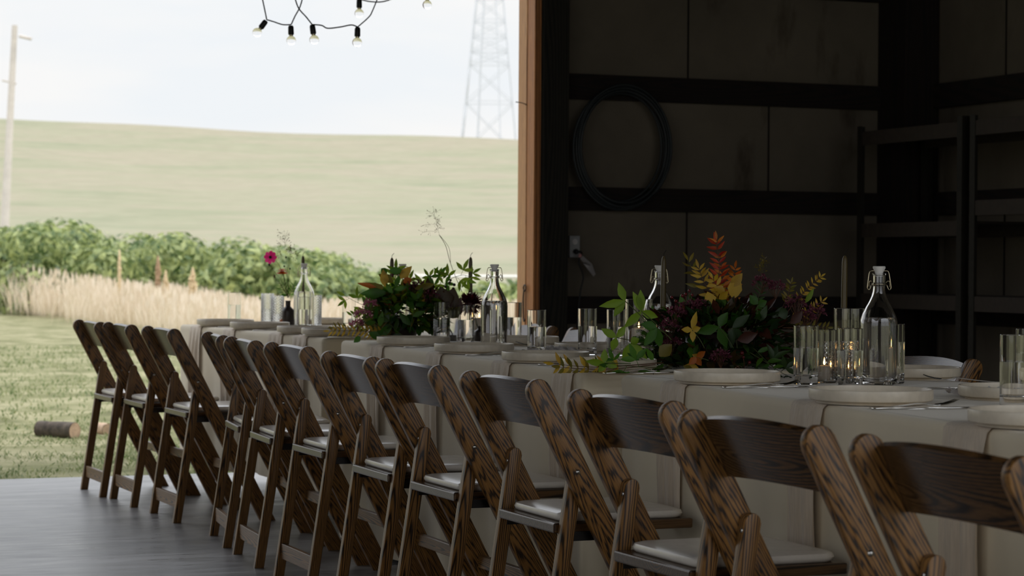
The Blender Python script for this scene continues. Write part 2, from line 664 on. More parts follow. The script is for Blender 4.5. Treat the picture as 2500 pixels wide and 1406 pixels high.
def hill_z(az, r):
    """height of the pasture at azimuth az (degrees from +Y to +X) and distance r"""
    ec = np.interp(az, [-60, 0, 9.2, 15.3, 22, 40, 90], [.075, .067, .0627, .0588, .0564, .05, .035])
    t = (r - 50) / 200.0
    if t <= 0:
        return -.2
    if t <= 1:
        e = -.021 + (ec + .021) * t ** .85
        return CAM_H + r * e + .10 * math.sin(az * .9 + r * .06) * t
    return CAM_H + 250 * ec - (r - 250) * .05


bm = bmesh.new()
azs = np.concatenate([np.linspace(-80, 0, 24), np.linspace(1, 32, 63), np.linspace(34, 100, 24)])
rs = np.concatenate([np.linspace(46, 250, 60), [255, 280, 330]])
vv = []
for r in rs:
    vv.append([bm.verts.new((r * math.sin(R(a)), r * math.cos(R(a)), hill_z(a, r))) for a in azs])
for j in range(len(rs) - 1):
    for i in range(len(azs) - 1):
        bm.faces.new((vv[j][i], vv[j][i + 1], vv[j + 1][i + 1], vv[j + 1][i]))
tag(obj('hill', bm, 'field', smooth=True), kind='structure')


def blades(n, xr, yr, hmin, hmax, wid, lean, zbase=-.06, keep=None, hfun=None):
    X = rng.uniform(*xr, n)
    Y = rng.uniform(*yr, n)
    if keep is not None:
        k = keep(X, Y)
        X, Y = X[k], Y[k]
    n = len(X)
    h = rng.uniform(hmin, hmax, n)
    if hfun is not None:
        h = h * hfun(X, Y)
    a = rng.uniform(0, 2 * PI, n)
    b = rng.uniform(0, 2 * PI, n)
    l = h * lean * rng.uniform(.2, 1, n)
    V = np.zeros((n, 4, 3))
    base = np.stack([X, Y, np.full(n, zbase)], 1)
    wv = np.stack([np.cos(a), np.sin(a), 0 * a], 1) * (wid * rng.uniform(.6, 1.3, n))[:, None]
    tip = base + np.stack([np.cos(b) * l, np.sin(b) * l, h], 1)
    mid = base + np.stack([np.cos(b) * l * .35, np.sin(b) * l * .35, h * .55], 1)
    V[:, 0] = base - wv * .5
    V[:, 1] = mid - wv * .5
    V[:, 2] = tip
    V[:, 3] = mid + wv * .5
    return V


cl_noise = lambda X, Y: .55 + .45 * np.sin(X * 2.1 + np.sin(Y * 1.7)) * np.sin(Y * 1.9 + 1)
V = np.concatenate([
    blades(70000, (-.5, 6.5), (11.12, 15.5), .01, .034, .008, 1.6, keep=lambda X, Y: rng.uniform(0, 1, len(X)) < cl_noise(X * 2, Y * 2) ** 1.6),
    blades(30000, (-1, 9.5), (15, 30), .02, .05, .014, .9, keep=lambda X, Y: rng.uniform(0, 1, len(X)) < cl_noise(X * .6, Y * .6))])
g = bigmesh('lawn_grass', V, 4, 'blade')
tag(g, 'short green and straw lawn grass growing beyond the concrete slab', 'grass', kind='stuff')

hf = lambda X, Y: np.interp(X / Y, [.16, .217, .246, .2736, .32, .4], [1.0, .66, .56, .36, .30, .30])
V = blades(52000, (7.2, 21), (33.5, 52), .55, 1.08, .022, .45,
           keep=lambda X, Y: X > 8.3 + np.sin(Y * .9) * .25 + rng.normal(0, .25, len(X)), hfun=hf)
# pale seed heads on some of the stalks
n = 9000
sx = rng.uniform(8.3, 21, n); sy = rng.uniform(33.5, 52, n)
hh = rng.uniform(.6, 1.05, n) * hf(sx, sy)
V2 = np.zeros((n, 4, 3))
an = rng.uniform(0, PI, n); w_ = rng.uniform(.015, .035, n)
for k, (dz, s_) in enumerate(((-.10, 0), (0, -1), (.10, 0), (0, 1))):
    V2[:, k] = np.stack([sx + np.cos(an) * w_ * s_, sy + np.sin(an) * w_ * s_, hh + dz], 1)
g = bigmesh('tall_dry_grass', np.concatenate([V, V2]), 4, 'straw')
tag(g, 'band of tall straw coloured dry grass beyond the lawn', 'grass', kind='stuff')

# bramble thicket: leaves over a chain of rounded lumps
lumps = []
tops = [(-60, 2.05), (0, 2.0), (130, 2.0), (300, 1.82), (420, 1.85), (560, 1.72), (640, 1.62), (750, 1.5), (850, 1.2), (930, .95), (1050, .7), (1180, .75), (1300, .8)]
for k in range(150):
    x = random.uniform(-120, 1330)
    dep = random.uniform(48, 57)
    ht = np.interp(x, [t[0] for t in tops], [t[1] for t in tops])
    p = WD(x, 650, dep)
    rr = random.uniform(.55, .95) * min(1, ht / 1.3)
    cz = max(.15, random.uniform(.25, 1) * ht - rr * .8)
    lumps.append((p.x, p.y, cz, rr))
pts, nrm = [], []
for (x, y, z, r_) in lumps:
    n = int(1000 * r_ * r_)
    d = rng.normal(0, 1, (n, 3)); d /= np.linalg.norm(d, axis=1)[:, None]
    pts.append(np.array([x, y, z]) + d * np.array([1.25, 1, .85]) * r_ * rng.uniform(.72, 1.08, n)[:, None])
    nrm.append(d)
P = np.concatenate(pts); D = np.concatenate(nrm)
k = P[:, 2] > -.05
P, D = P[k], D[k]
n = len(P)
a1 = np.cross(D, rng.normal(0, 1, (n, 3))); a1 /= np.linalg.norm(a1, axis=1)[:, None]
nn = D + rng.normal(0, .55, (n, 3)); a2 = np.cross(nn, a1); a2 /= np.linalg.norm(a2, axis=1)[:, None]
sz = rng.uniform(.055, .13, n)[:, None]
V = np.stack([P - a1 * sz, P - a2 * sz * .55, P + a1 * sz, P + a2 * sz * .55], 1)
th = bigmesh('bramble_thicket', V, 4, 'bramble')
tag(th, 'rounded green bramble thicket between dry grass and hillside', 'shrubs', kind='stuff')
# dock seed heads rising from the dry grass
for x, yt, yb, lab in ((470, 655, 760, 'tallest pale dock seed head in front of the bramble thicket'),
                       (404, 662, 770, 'shorter pale dock seed head, just left of the tallest one'),
                       (291, 612, 745, 'thin pale dock stalk rising high before the left of the thicket'),
                       (385, 626, 750, 'brownish dock seed head high between two pale ones')):
    t = WD(x, yt, 40); b = WD(x, yb, 40)
    b.z = -.06
    h = t.z - b.z
    e = empty('dock_plant', b)
    tag(e, lab, 'dry plant', 'dry dock seed heads')
    bm = bmesh.new()
    tube(bm, [(0, 0, 0), (.01, 0, h * .5), (0, 0, h * .97)], .012, 5)
    obj('stalk', bm, 'stemd', e)
    bm = bmesh.new()
    wid = .085 if x == 470 else .055 if x in (404, 385) else .03
    for q in range(240):
        zz = h * random.uniform(.42, 1)
        tt = (zz / h - .42) / .58
        rad = wid * math.sin(PI * min(1, .12 + tt * .88)) * random.uniform(.2, 1)
        a = random.uniform(0, 2 * PI)
        sphere(bm, (rad * math.cos(a), rad * math.sin(a), zz), .016, 4, 1.5)
    obj('seed_head', bm, 'stemd' if x != 385 else 'dryhead2', e)

# pale rail far beyond the lawn
p0, p1 = WD(1000, 674, 62), WD(1800, 679, 62)
e = empty('field_rail', (p0 + p1) / 2 - Vector((0, 0, (p0.z + p1.z) / 2)))
tag(e, 'pale horizontal rail fence beyond the bottles, at the foot of the hill', 'fence')
bm = bmesh.new(); q0 = p0 - e.location; q1 = p1 - e.location
tube(bm, [q0, q1], .045, 8)
obj('rail', bm, 'rail', e)
for t in (0.02, .98):
    q = q0.lerp(q1, t)
    bm = bmesh.new(); tube(bm, [(q.x, q.y, -.3), (q.x, q.y, q.z + .1)], .06, 8); obj('fence_post', bm, 'rail', e)

# utility pole
D_ = 85
t, b = WD(36, 62, D_), WD(12, 545, D_)
b2 = b + (b - t) * .35
e = empty('utility_pole', b2)
tag(e, 'leaning weathered wooden utility pole behind the thicket', 'pole')
bm = bmesh.new(); tube(bm, [Vector((0, 0, 0)), (b - b2), (t - b2)], [.17, .16, .105], 12)
obj('pole', bm, 'pole', e)
bm = bmesh.new(); tube(bm, [WD(47, 88, D_ - .2) - b2, WD(77, 95, D_ - .2) - b2], .06, 8); obj('lamp_arm', bm, 'pole', e)
bm = bmesh.new(); tube(bm, [WD(5, 196, D_) - b2, WD(40, 204, D_) - b2], .035, 6); obj('crossarm', bm, 'pole', e)

# transmission tower on the crest
base = WD(1194, 345, 262)
e = empty('transmission_tower', base, -YAW)
tag(e, 'faint lattice steel transmission tower on the hill crest by the doorpost', 'tower')


def tw(z):   # half width
    return 3.15 - (3.15 - 1.55) * min(1, z / 16.6) if z < 16.6 else max(.5, 1.55 - (z - 16.6) * .07)


lev = [-1.5, 4.5, 9.0, 10.5, 12.2, 14.0, 16.6, 19, 21.5, 24, 27]
corn = [(1, 1), (1, -1), (-1, -1), (-1, 1)]
for cx, cy in corn:
    bm = bmesh.new()
    tube(bm, [(cx * tw(z), cy * tw(z), z) for z in lev], .10, 5)
    tube(bm, [(cx * tw(-1.5) * .42, cy * tw(-1.5), -1.5), (cx * tw(9) * .45, cy * tw(9), 9), (cx * tw(19) * .4, cy * tw(19), 19)], .075, 5)
    obj('leg', bm, 'galv', e)
for i in range(4):
    (ax, ay), (bx, by) = corn[i], corn[(i + 1) % 4]
    bm = bmesh.new()
    for j in range(len(lev) - 1):
        z0, z1 = lev[j], lev[j + 1]
        tube(bm, [(ax * tw(z0), ay * tw(z0), z0), (bx * tw(z1), by * tw(z1), z1)], .05, 4)
        tube(bm, [(bx * tw(z0), by * tw(z0), z0), (ax * tw(z1), ay * tw(z1), z1)], .05, 4)
        tube(bm, [(ax * tw(z1), ay * tw(z1), z1), (bx * tw(z1), by * tw(z1), z1)], .05, 4)
    obj('lattice_bracing', bm, 'galv', e)
bm = bmesh.new()
for z in (21.5, 25):
    tube(bm, [(-5.5, 0, z), (0, 0, z + .7), (5.5, 0, z)], .12, 5)
obj('crossarm', bm, 'galv', e)

# logs on the lawn
def log(p0, p1, r_, lab, bark='bark'):
    c = (p0 + p1) / 2
    e = empty('log', (c.x, c.y, -.06))
    tag(e, lab, 'log', 'cut logs lying on the lawn')
    d = (p1 - p0); d.z = 0
    L_ = d.length
    an = math.atan2(d.y, d.x)
    bm = bmesh.new()
    n = 20
    rows = []
    for k in range(9):
        x = -L_ / 2 + L_ * k / 8
        rows.append([bm.verts.new((x, r_ * math.cos(2 * PI * i / n) * (1 + .07 * math.sin(3 * i + k)), r_ + r_ * math.sin(2 * PI * i / n) * (1 + .05 * math.sin(2 * i + k * .7)))) for i in range(n)])
    for a, b in zip(rows, rows[1:]):
        for i in range(n):
            bm.faces.new((a[i], a[(i + 1) % n], b[(i + 1) % n], b[i]))
    o = obj('bark', bm, bark, e, rot=(0, 0, an), smooth=True)
    for x in (-L_ / 2, L_ / 2):
        bm = bmesh.new()
        bm.faces.new([bm.verts.new((x + (.003 if x > 0 else -.003), r_ * .98 * math.cos(2 * PI * i / n), r_ + r_ * .98 * math.sin(2 * PI * i / n))) for i in range(n)])
        obj('cut_end', bm, 'cutwood', e, rot=(0, 0, an))


log(W(97, 1068, -.06), W(182, 1073, -.06), .054, 'short grey bark log lying alone on the lawn')
log(W(232, 1060, -.06), W(263, 1064, -.06), .04, 'small pale split log half hidden behind the farthest chair', 'cutwood')

# ------------------------------------------------------------------ barn fittings
# hose coil on the wall girts
c = WY(1516, 361, WALL_Y - .04)
bm = bmesh.new()
for k in range(7):
    rr = .262 + random.uniform(-.02, .012)
    ox, oz = random.uniform(-.014, .014), random.uniform(-.012, .012)
    tube(bm, [(ox + rr * math.cos(t) * 1.0, -.012 * (k % 4) + .004 * math.sin(3 * t + k), oz + rr * 1.19 * math.sin(t)) for t in np.linspace(0, 2 * PI, 64, endpoint=False)], .0075, 8, closed=True)
o = obj('hose_coil', bm, 'hose', None, c, smooth=True)
tag(o, 'round coil of dark hose hung on the wall girts', 'hose')

# outlet with plug and cord
c = WY(1394, 602, WALL_Y + .02)
e = empty('power_outlet', (c.x + .02, c.y, c.z))
tag(e, 'small grey double power outlet on the wall beside the dark doorpost', 'outlet')
boxobj('cover_plate', (-.03, -.006, -.058), (.03, .02, .058), 'outlet', e, .003)
for dz in (.026, -.026):
    bm = bmesh.new(); lathe(bm, [(0, 0), (.015, 0), (.015, .004), (0, .004)], 20)
    obj('socket', bm, 'tag', e, (0, -.005, dz), (PI / 2, 0, 0))
pc = Vector((c.x + .02, c.y - .012, c.z - .026))
e2 = empty('extension_cord', pc)
tag(e2, 'black plug and cord with white tag hanging from the wall outlet', 'cord')
bm = bmesh.new(); lathe(bm, [(0, 0), (.014, 0), (.015, .012), (.009, .03), (0, .032)], 14)
obj('plug', bm, 'black', e2, rot=(PI / 2, 0, 0), smooth=True)
cp = [Vector((0, -.02, 0)), Vector((.018, -.045, -.008))]
for x, y in ((1413, 640), (1424, 675), (1417, 710), (1412, 760), (1408, 830)):
    cp.append(WY(x, y, WALL_Y - .05) - pc)
cp.append(Vector((cp[-1].x, cp[-1].y, .004 - pc.z)))
bm = bmesh.new(); tube(bm, smooth_path(cp), .0045, 8)
obj('cord', bm, 'black', e2, smooth=True)
tg = [WY(x, y, WALL_Y - .055) - pc for x, y in ((1420, 628), (1440, 650), (1452, 672))]
bm = bmesh.new()
rows = []
for p, w_ in zip(tg, (.012, .02, .01)):
    rows.append([bm.verts.new(p + Vector((-w_ * .75, 0, -w_ * .6))), bm.verts.new(p + Vector((w_ * .75, .006, w_ * .6)))])
for a, b in zip(rows, rows[1:]):
    bm.faces.new((a[0], a[1], b[1], b[0]))
bmesh.ops.solidify(bm, geom=bm.faces[:], thickness=.0015)
obj('warning_tag', bm, 'tag', e2)
bm = bmesh.new(); sphere(bm, WY(1416, 624, WALL_Y - .055) - pc, .011, 8); obj('tape', bm, 'pink', e2, smooth=True)

# hook latch on the jamb
hp = Vector((4.512, 10.99, WY(1276, 703, 10.95).z))
e = empty('hook_latch', hp)
tag(e, 'iron hook and eye latch hanging on the orange door jamb', 'latch')
bm = bmesh.new(); tube(bm, [(0, .016 * math.cos(t), .016 * math.sin(t)) for t in np.linspace(0, 2 * PI, 20, endpoint=False)], .004, 6, closed=True)
obj('eye', bm, 'rope', e, smooth=True)
bm = bmesh.new(); tube(bm, smooth_path([(-.004, 0, -.012), (-.006, .004, -.06), (-.006, 0, -.15), (-.008, -.012, -.175), (-.008, -.024, -.165)]), .0045, 6)
obj('hook', bm, 'rope', e, smooth=True)
# nail in the jamb
p = WY(1262, 250, 11.06)
bm = bmesh.new(); tube(bm, smooth_path([(4.525, 11.0, p.z - .018), (4.50, 11.01, p.z - .006), (4.47, 11.03, p.z)]), .0025, 6)
tag(obj('wire_end', bm, 'rope'), 'short bent wire sticking out of the door jamb at the crest line', 'wire')

# shelving racks by the right wall
def rack(y0, y1, shelves, lab):
    e = empty('shelving_rack', (6.35, y0, 0))
    tag(e, lab, 'shelving', 'steel shelving racks by the right wall')
    L_ = y1 - y0
    D2 = .45
    for x in (0, D2):
        for y in (0, L_):
            sx_ = 1 if x == 0 else -1
            sy_ = 1 if y == 0 else -1
            bm = bmesh.new()
            prism(bm, [(x, y), (x + sx_ * .045, y), (x + sx_ * .045, y + sy_ * .003), (x + sx_ * .003, y + sy_ * .003), (x + sx_ * .003, y + sy_ * .045), (x, y + sy_ * .045)], 2, 0, 1.83)
            for z in np.arange(.1, 1.8, .05):       # slots along the upright
                box(bm, (x - .0008 * sx_, y + sy_ * .016, z), (x + .0005 * sx_, y + sy_ * .026, z + .022))
            obj('upright', bm, 'rack', e)
    for z in shelves:
        bm = bmesh.new()
        box(bm, (.004, .006, z - .075), (.022, L_ - .006, z - .012))
        box(bm, (D2 - .022, .006, z - .075), (D2 - .004, L_ - .006, z - .012))
        s = obj('shelf_beam', bm, 'rackshelf', e)
        boxobj('shelf_board', (.004, .006, z - .012), (D2 - .004, L_ - .006, z), 'rackshelf', e)


rack(9.68, 10.70, (1.80, 1.30, .92, .35), 'dark steel shelving rack in the far barn corner')
rack(8.58, 9.61, (1.80, 1.40, .92, .35), 'dark steel shelving rack nearer the camera, beside the corner rack')

# string lights over the doorway
def string_light(name_lab, cords, lamps, D=9.6):
    p0 = WD(*cords[0][0], D)
    e = empty('string_light', (p0.x, p0.y, TOP))
    o0 = Vector(e.location)
    tag(e, name_lab, 'string lights', 'bulb strings under the barn roof')
    for k, c in enumerate(cords):
        pts = [WD(x, y, D) - o0 for x, y in c]
        pts = smooth_path(pts, 8)
        if c[0][1] < 0:
            d = (pts[0] - pts[3]).normalized()
            pts = [pts[0] + d * ((-pts[0].z) / max(.2, d.z))] + pts
            pts[0].z = 0
        if c[-1][1] < 0:
            d = (pts[-1] - pts[-4]).normalized()
            pts = pts + [pts[-1] + d * ((-pts[-1].z) / max(.2, d.z))]
            pts[-1].z = 0
        bm = bmesh.new()
        tube(bm, pts, .0028, 6)
        obj('cord', bm, 'hose', e, smooth=True)
    for (x0, y0, x1, y1) in lamps:
        a = WD(x0, y0, D) - o0
        b = WD(x1, y1, D) - o0
        d = (b - a).normalized()
        q = d.to_track_quat('Z', 'Y').to_euler()
        bm = bmesh.new()
        lathe(bm, [(0, 0), (.009, .001), (.012, .008), (.0125, .036), (.011, .04), (0, .04)], 16)
        s = obj('lamp_socket', bm, 'black', e, a, q, auto=40)
        bm = bmesh.new()
        lathe(bm, [(0, .038), (.0085, .039), (.0085, .046), (0, .047)], 14)
        obj('bulb_base', bm, 'brass', s, auto=40)
        bm = bmesh.new()
        pr = [(.008, .046)] + [(.0205 * math.sin(t), .0645 - .0205 * math.cos(t)) for t in np.linspace(.5, PI, 12)]
        pr[-1] = (0, pr[-1][1])
        inn = [(max(0, r_ - .0012) if r_ > 0 else 0, z - (.0012 if i > 6 else 0)) for i, (r_, z) in enumerate(pr)]
        lathe(bm, pr + inn[::-1], 20)
        obj('bulb', bm, 'bulb', s, smooth=True)


string_light('string light at the left, its first bulb tilted outward',
             [[(637, -20), (648, 32), (651, 48)], [(651, 48), (668, 53), (690, 60), (711, 60)], [(711, 60), (720, 40), (733, 15), (742, -20)]],
             [(650, 50, 641, 62), (710, 62, 710.5, 80)])
string_light('middle string light sagging between two clear bulbs',
             [[(716, -20), (728, 18), (748, 42), (762, 60)], [(762, 60), (785, 62), (800, 69), (830, 66), (858, 61), (873, 66)], [(873, 66), (900, 42), (910, 25), (928, -20)]],
             [(762, 60, 764.5, 78), (873, 66, 872.5, 84)], 9.4)
string_light('right string light with two high bulbs cut by the top edge',
             [[(876, -20), (878, -2)], [(878, -2), (905, 4), (940, 3), (990, -16), (1043, -24)], [(1043, -24), (1060, -80)]],
             [(877, -3, 877, 12), (1043, -24, 1043, 0)], 9.9)

# ------------------------------------------------------------------ folding chairs
FX = .412      # front foot, measured from the top of the back
SANG = -math.atan2(FX, .79)
SLEN = math.hypot(FX, .79)


def board(half, length, ang, thick, topround=True):
    """a board standing on the floor, tilted by ang about Y; foot cut level, top rounded"""
    t = math.tan(ang)
    out = [(-half, t * -half), (half, t * half)]
    if topround:
        for k in range(0, 11):
            a = PI * k / 10
            out.append((half * math.cos(a), length - half + half * math.sin(a)))
    else:
        out += [(half, length), (-half, length)]
    bm = bmesh.new()
    # outline is (x, z); extrude along y
    prism(bm, out, 1, -thick / 2, thick / 2, .0025)
    return bm


def make_chair():
    e = empty('folding_chair')
    for s in (1, -1):
        l = obj('front_leg', board(.029, SLEN, SANG, .022), 'oak', e, (FX, s * .217, 0), (0, SANG, 0), auto=30)
        bm = bmesh.new()
        lathe(bm, [(0, .004), (.004, .0032), (.0062, 0), (.0062, -.003)], 12)
        zz = .575 / math.cos(SANG)
        obj('bolt', bm, 'steel', l, (0, s * .0115, zz), (-s * PI / 2, 0, 0), smooth=True)
        ang = math.atan2(.125 - .035, .60)
        r_ = obj('rear_leg', board(.0165, math.hypot(.09, .60), ang, .024), 'oak2', e, (.035, s * .192, 0), (0, ang, 0), auto=30)
        bm = bmesh.new()
        lathe(bm, [(0, .002), (.003, .0018), (.0055, 0), (.0055, -.003)], 10)
        obj('screw', bm, 'steel', r_, (-.0165, 0, .572), (0, -PI / 2, 0), smooth=True)
        # steel seat bracket
        bm = bmesh.new()
        box(bm, (.10, s * .183 - .004, .408), (.30, s * .183 + .004, .43), .001)
        obj('seat_bracket', bm, 'dsteel', e)
    # stretchers, grain along their length
    bm = bmesh.new(); box(bm, (-.008, -.026, -.181), (.008, .026, .181), .002)
    obj('rear_stretcher', bm, 'oak2', e, (.048, 0, .085), (PI / 2, 0, 0))
    bm = bmesh.new(); box(bm, (-.009, -.018, -.206), (.009, .018, .206), .002)
    obj('front_stretcher', bm, 'oak2', e, (FX * (1 - .21 / .79), 0, .21), (PI / 2, 0, 0))
    # curved back panel between the two long legs (local z along the chair width)
    bm = bmesh.new()
    nx, nz = 14, 6
    grid = {}
    for side, th in ((0, -.0065), (1, .0065)):
        for i in range(nx + 1):
            t = -1 + 2 * i / nx
            for j in range(nz + 1):
                v = j / nz
                hgt = -.062 + v * (.120 + .022 * (1 - t * t)) + (1 - v) * .018 * (1 - t * t)
                grid[side, i, j] = bm.verts.new((hgt, -.023 + .018 * (1 - t * t) + th, t * .206))
    for side in (0, 1):
        for i in range(nx):
            for j in range(nz):
                bm.faces.new([grid[side, a, b] for a, b in ((i, j), (i + 1, j), (i + 1, j + 1), (i, j + 1))])
    for i in range(nx):
        for j in (0, nz):
            bm.faces.new([grid[0, i, j], grid[0, i + 1, j], grid[1, i + 1, j], grid[1, i, j]])
    for j in range(nz):
        for i in (0, nx):
            bm.faces.new([grid[0, i, j], grid[0, i, j + 1], grid[1, i, j + 1], grid[1, i, j]])
    # axes: local x = up along the leg, local y = backwards, local z = chair width
    zc = .715
    up = Vector((-math.sin(-SANG), 0, math.cos(SANG)))
    back = Vector((-math.cos(SANG), 0, -math.sin(-SANG)))
    side_ = up.cross(back)
    mm = Matrix((up, back, side_)).transposed().to_4x4()
    mm.translation = Vector((FX * (1 - zc / .79), 0, zc))
    o = obj('back_panel', bm, 'slat', e, auto=40)
    o.matrix_basis = mm
    # seat
    bm = bmesh.new(); box(bm, (-.012, -.175, -.183), (.012, .175, .183), .004)
    obj('seat', bm, 'slat', e, (.258, 0, .438), (0, PI / 2, 0))
    bm = bmesh.new()
    rows = []
    prof = [(0.0, 0), (.004, -.004), (.010, -.006), (.018, -.003), (.0215, .008), (.0235, .03)]   # height, inset
    a, b = .160, .156
    for h, ins in prof:
        ring = []
        for cx, cy, a0 in ((1, 1, 0), (-1, 1, PI / 2), (-1, -1, PI), (1, -1, 1.5 * PI)):
            for k in range(5):
                an = a0 + k * PI / 8
                rr = .035
                ring.append(bm.verts.new(((a - rr - max(ins, -.02)) * cx + rr * math.cos(an), (b - rr - ins) * cy + rr * math.sin(an), h)))
        rows.append(ring)
    for p, q in zip(rows, rows[1:]):
        for i in range(len(p)):
            bm.faces.new((p[i], p[(i + 1) % len(p)], q[(i + 1) % len(p)], q[i]))
    bm.faces.new(rows[-1]); bm.faces.new(rows[0][::-1])
    obj('seat_pad', bm, 'pad', e, (.266, 0, .4502), auto=50)
    return e


# far to near: middle of the back's top, heading of the chair line in degrees
CH = [((2.060, 10.30), -1.2), ((2.100, 9.84), -1.2), ((2.135, 9.20), -1.0), ((2.150, 8.36), 7.1), ((2.100, 7.78), 4.0), ((2.095, 7.18), .5),
      ((2.042, 6.36), .8), ((2.035, 5.80), -.2), ((2.005, 5.05), -.2), ((1.935, 4.20), -1.1), ((1.865, 3.515), -2.1), ((1.845, 2.885), 1.0)]
CL = ['dark wooden folding chair standing farthest out, nearest the lawn edge',
      'dark wooden folding chair second from the lawn end of the left row',
      'dark wooden folding chair third from the lawn, before the gap in the row',
      'dark wooden folding chair turned slightly, fourth from the lawn end',
      'dark wooden folding chair overlapping the turned fourth one, fifth from the lawn',
      'dark brown folding chair, sixth from the lawn, left row',
      'dark brown folding chair, seventh from the lawn, left row',
      'brown folding chair, eighth from the lawn, in front of the middle table end',
      'brown folding chair, fourth from the camera end of the left row',
      'brown folding chair third from the camera, before the table joint',
      'warm brown folding chair second from the camera, below the large bottle',
      'warm brown folding chair nearest the camera, cut off at the lower right corner']
chair0 = make_chair()
for i, ((x, y), h) in enumerate(CH):
    o = chair0 if i == 0 else copy_tree(chair0)
    o.location = (x, y, 0)
    o.rotation_euler = (0, 0, -R(h))
    tag(o, CL[i], 'chair', 'wooden folding chairs along the left side')
CR = [(3.92, 9.98, 'folding chair opposite, its back just visible behind the middle bottle'),
      (3.90, 9.36, 'folding chair opposite, showing a pale curved leg tip left of two water glasses'),
      (3.90, 8.69, 'folding chair opposite, with pale curved edge between the two water glasses'),
      (3.88, 8.0, 'folding chair opposite, hidden behind the leaves of the large arrangement'),
      (3.745, 5.84, 'folding chair opposite, back showing right of the large near bottle')]
for x, y, lab in CR:
    o = copy_tree(chair0)
    o.location = (x, y, 0)
    o.rotation_euler = (0, 0, PI)
    tag(o, lab, 'chair', 'wooden folding chairs along the far side')

# ------------------------------------------------------------------ tables and cloths
TZ = .765
TABLES = [((2.575, 10.62), (2.66, 8.58), 'farthest', .15), ((2.645, 8.30), (2.50, 5.66), 'middle', .015), ((2.54, 5.50), (2.30, 2.90), 'nearest', .015)]


def table_frame(A, B):
    A, B = Vector(A), Vector(B)
    d = (A - B).normalized()               # along the table, away from the camera
    w = Vector((d.y, -d.x))                # to the right
    return A, B, d, w


def make_table(A, B, wid, which):
    A, B, d, w = table_frame(A, B)
    c = (A + B) / 2 + w * wid / 2
    L_ = (A - B).length
    e = empty('folding_table', (c.x, c.y, 0), -math.atan2(d.x, d.y))
    tag(e, '%s folding banquet table under its ivory cloth' % which, 'table', 'banquet tables')
    boxobj('tabletop', (-wid / 2 + .012, -L_ / 2 + .012, .725), (wid / 2 - .012, L_ / 2 - .012, .757), 'rail', e, .004)
    for sx in (-1, 1):
        for sy in (-1, 1):
            bm = bmesh.new()
            x, y = sx * (wid / 2 - .08), sy * (L_ / 2 - .28)
            tube(bm, [(x, y, 0), (x, y, .725)], .014, 10)
            obj('leg', bm, 'rail', e, smooth=True)


def make_cloth(A, B, wid, hem, lab, seed):
    A, B, d, w = table_frame(A, B)
    c = (A + B) / 2 + w * wid / 2
    L_ = (A - B).length
    rnd = random.Random(seed)
    # perimeter points, going round with corner arcs
    pts = []
    rc = .018
    hx, hy = wid / 2, L_ / 2
    segs = [((hx, -hy), (hx, hy), (1, 0)), ((hx, hy), (-hx, hy), (0, 1)), ((-hx, hy), (-hx, -hy), (-1, 0)), ((-hx, -hy), (hx, -hy), (0, -1))]
    for (p, q, nrm) in segs:
        p, q = Vector(p), Vector(q)
        t = (q - p).normalized()
        ln = (q - p).length
        m_ = int(ln / .022)
        for k in range(m_ + 1):
            s = rc + (ln - 2 * rc) * k / m_
            pts.append((p + t * s, Vector(nrm), min(s, ln - s)))
        # corner arc to the next side
        nx_ = Vector((-nrm[1], nrm[0]))
        cc_ = q - t * rc - Vector(nrm) * rc
        for k in range(1, 5):
            a = PI / 2 * k / 5
            n2 = Vector(nrm) * math.cos(a) + nx_ * math.sin(a)
            pts.append((cc_ + n2 * rc, n2, 0))
    n = len(pts)
    ph = [rnd.uniform(0, 6.28) for _ in range(6)]
    prof = [(-.022, 0), (-.010, -.0003), (-.003, -.003), (.002, -.009), (.004, -.02)]
    zz = np.linspace(.045, TZ - hem, 15)
    V, Fc = [], []
    rows = []
    for ins, dz in prof:
        rows.append([(p + nn_ * ins, TZ + dz) for p, nn_, _ in pts])
    for z in zz:
        row = []
        dr = z / TZ
        for i, (p, nn_, dc) in enumerate(pts):
            s = i * .022
            f = math.sin(s * 9.3 + ph[0] + .8 * math.sin(s * 2.1 + ph[1])) + .55 * math.sin(s * 21 + ph[2] + 1.2 * dr) + .3 * math.sin(s * 39 + ph[3])
            amp = .0015 + .011 * dr ** 1.1
            near = math.exp(-(dc / .16) ** 2)
            f2 = near * (.02 * dr + .010 * dr * math.sin(s * 55 + ph[4]))
            row.append((p + nn_ * (.004 + amp * (f - .9) * .75 + f2 * .5), TZ - z))
        rows.append(row)
    for row in rows:
        for p, z in row:
            V.append((p.x, p.y, z))
    for j in range(len(rows) - 1):
        for i in range(n):
            k = (i + 1) % n
            Fc.append((j * n + i, j * n + k, (j + 1) * n + k, (j + 1) * n + i))
    Fc.append(tuple(range(n))[::-1])
    o = pyobj('tablecloth', V, Fc, 'cloth', None, (c.x, c.y, 0), (0, 0, -math.atan2(d.x, d.y)))
    o.data.set_sharp_from_angle(angle=R(70))
    tag(o, lab, 'tablecloth', 'ivory tablecloths')


TW = .78
for k, (A, B, which, hem) in enumerate(TABLES):
    make_table(A, B, TW, which)
    make_cloth(A, B, TW, hem, ['ivory cloth on the farthest table, in daylight at the doorway',
                               'ivory cloth on the middle table, under the leafy green arrangement',
                               'ivory cloth on the nearest table, running off the right edge'][k], 5 + k)


def edge_x(y):      # left edge of the tables at a given Y
    for A, B, _, _ in TABLES:
        if B[1] - .1 <= y <= A[1] + .1:
            t = (A[1] - y) / (A[1] - B[1])
            return A[0] + (B[0] - A[0]) * t
    return 2.6


def table_at(y):
    for A, B, _, _ in TABLES:
        if B[1] - .14 <= y <= A[1] + .14:
            return A, B
    return TABLES[-1][0], TABLES[-1][1]


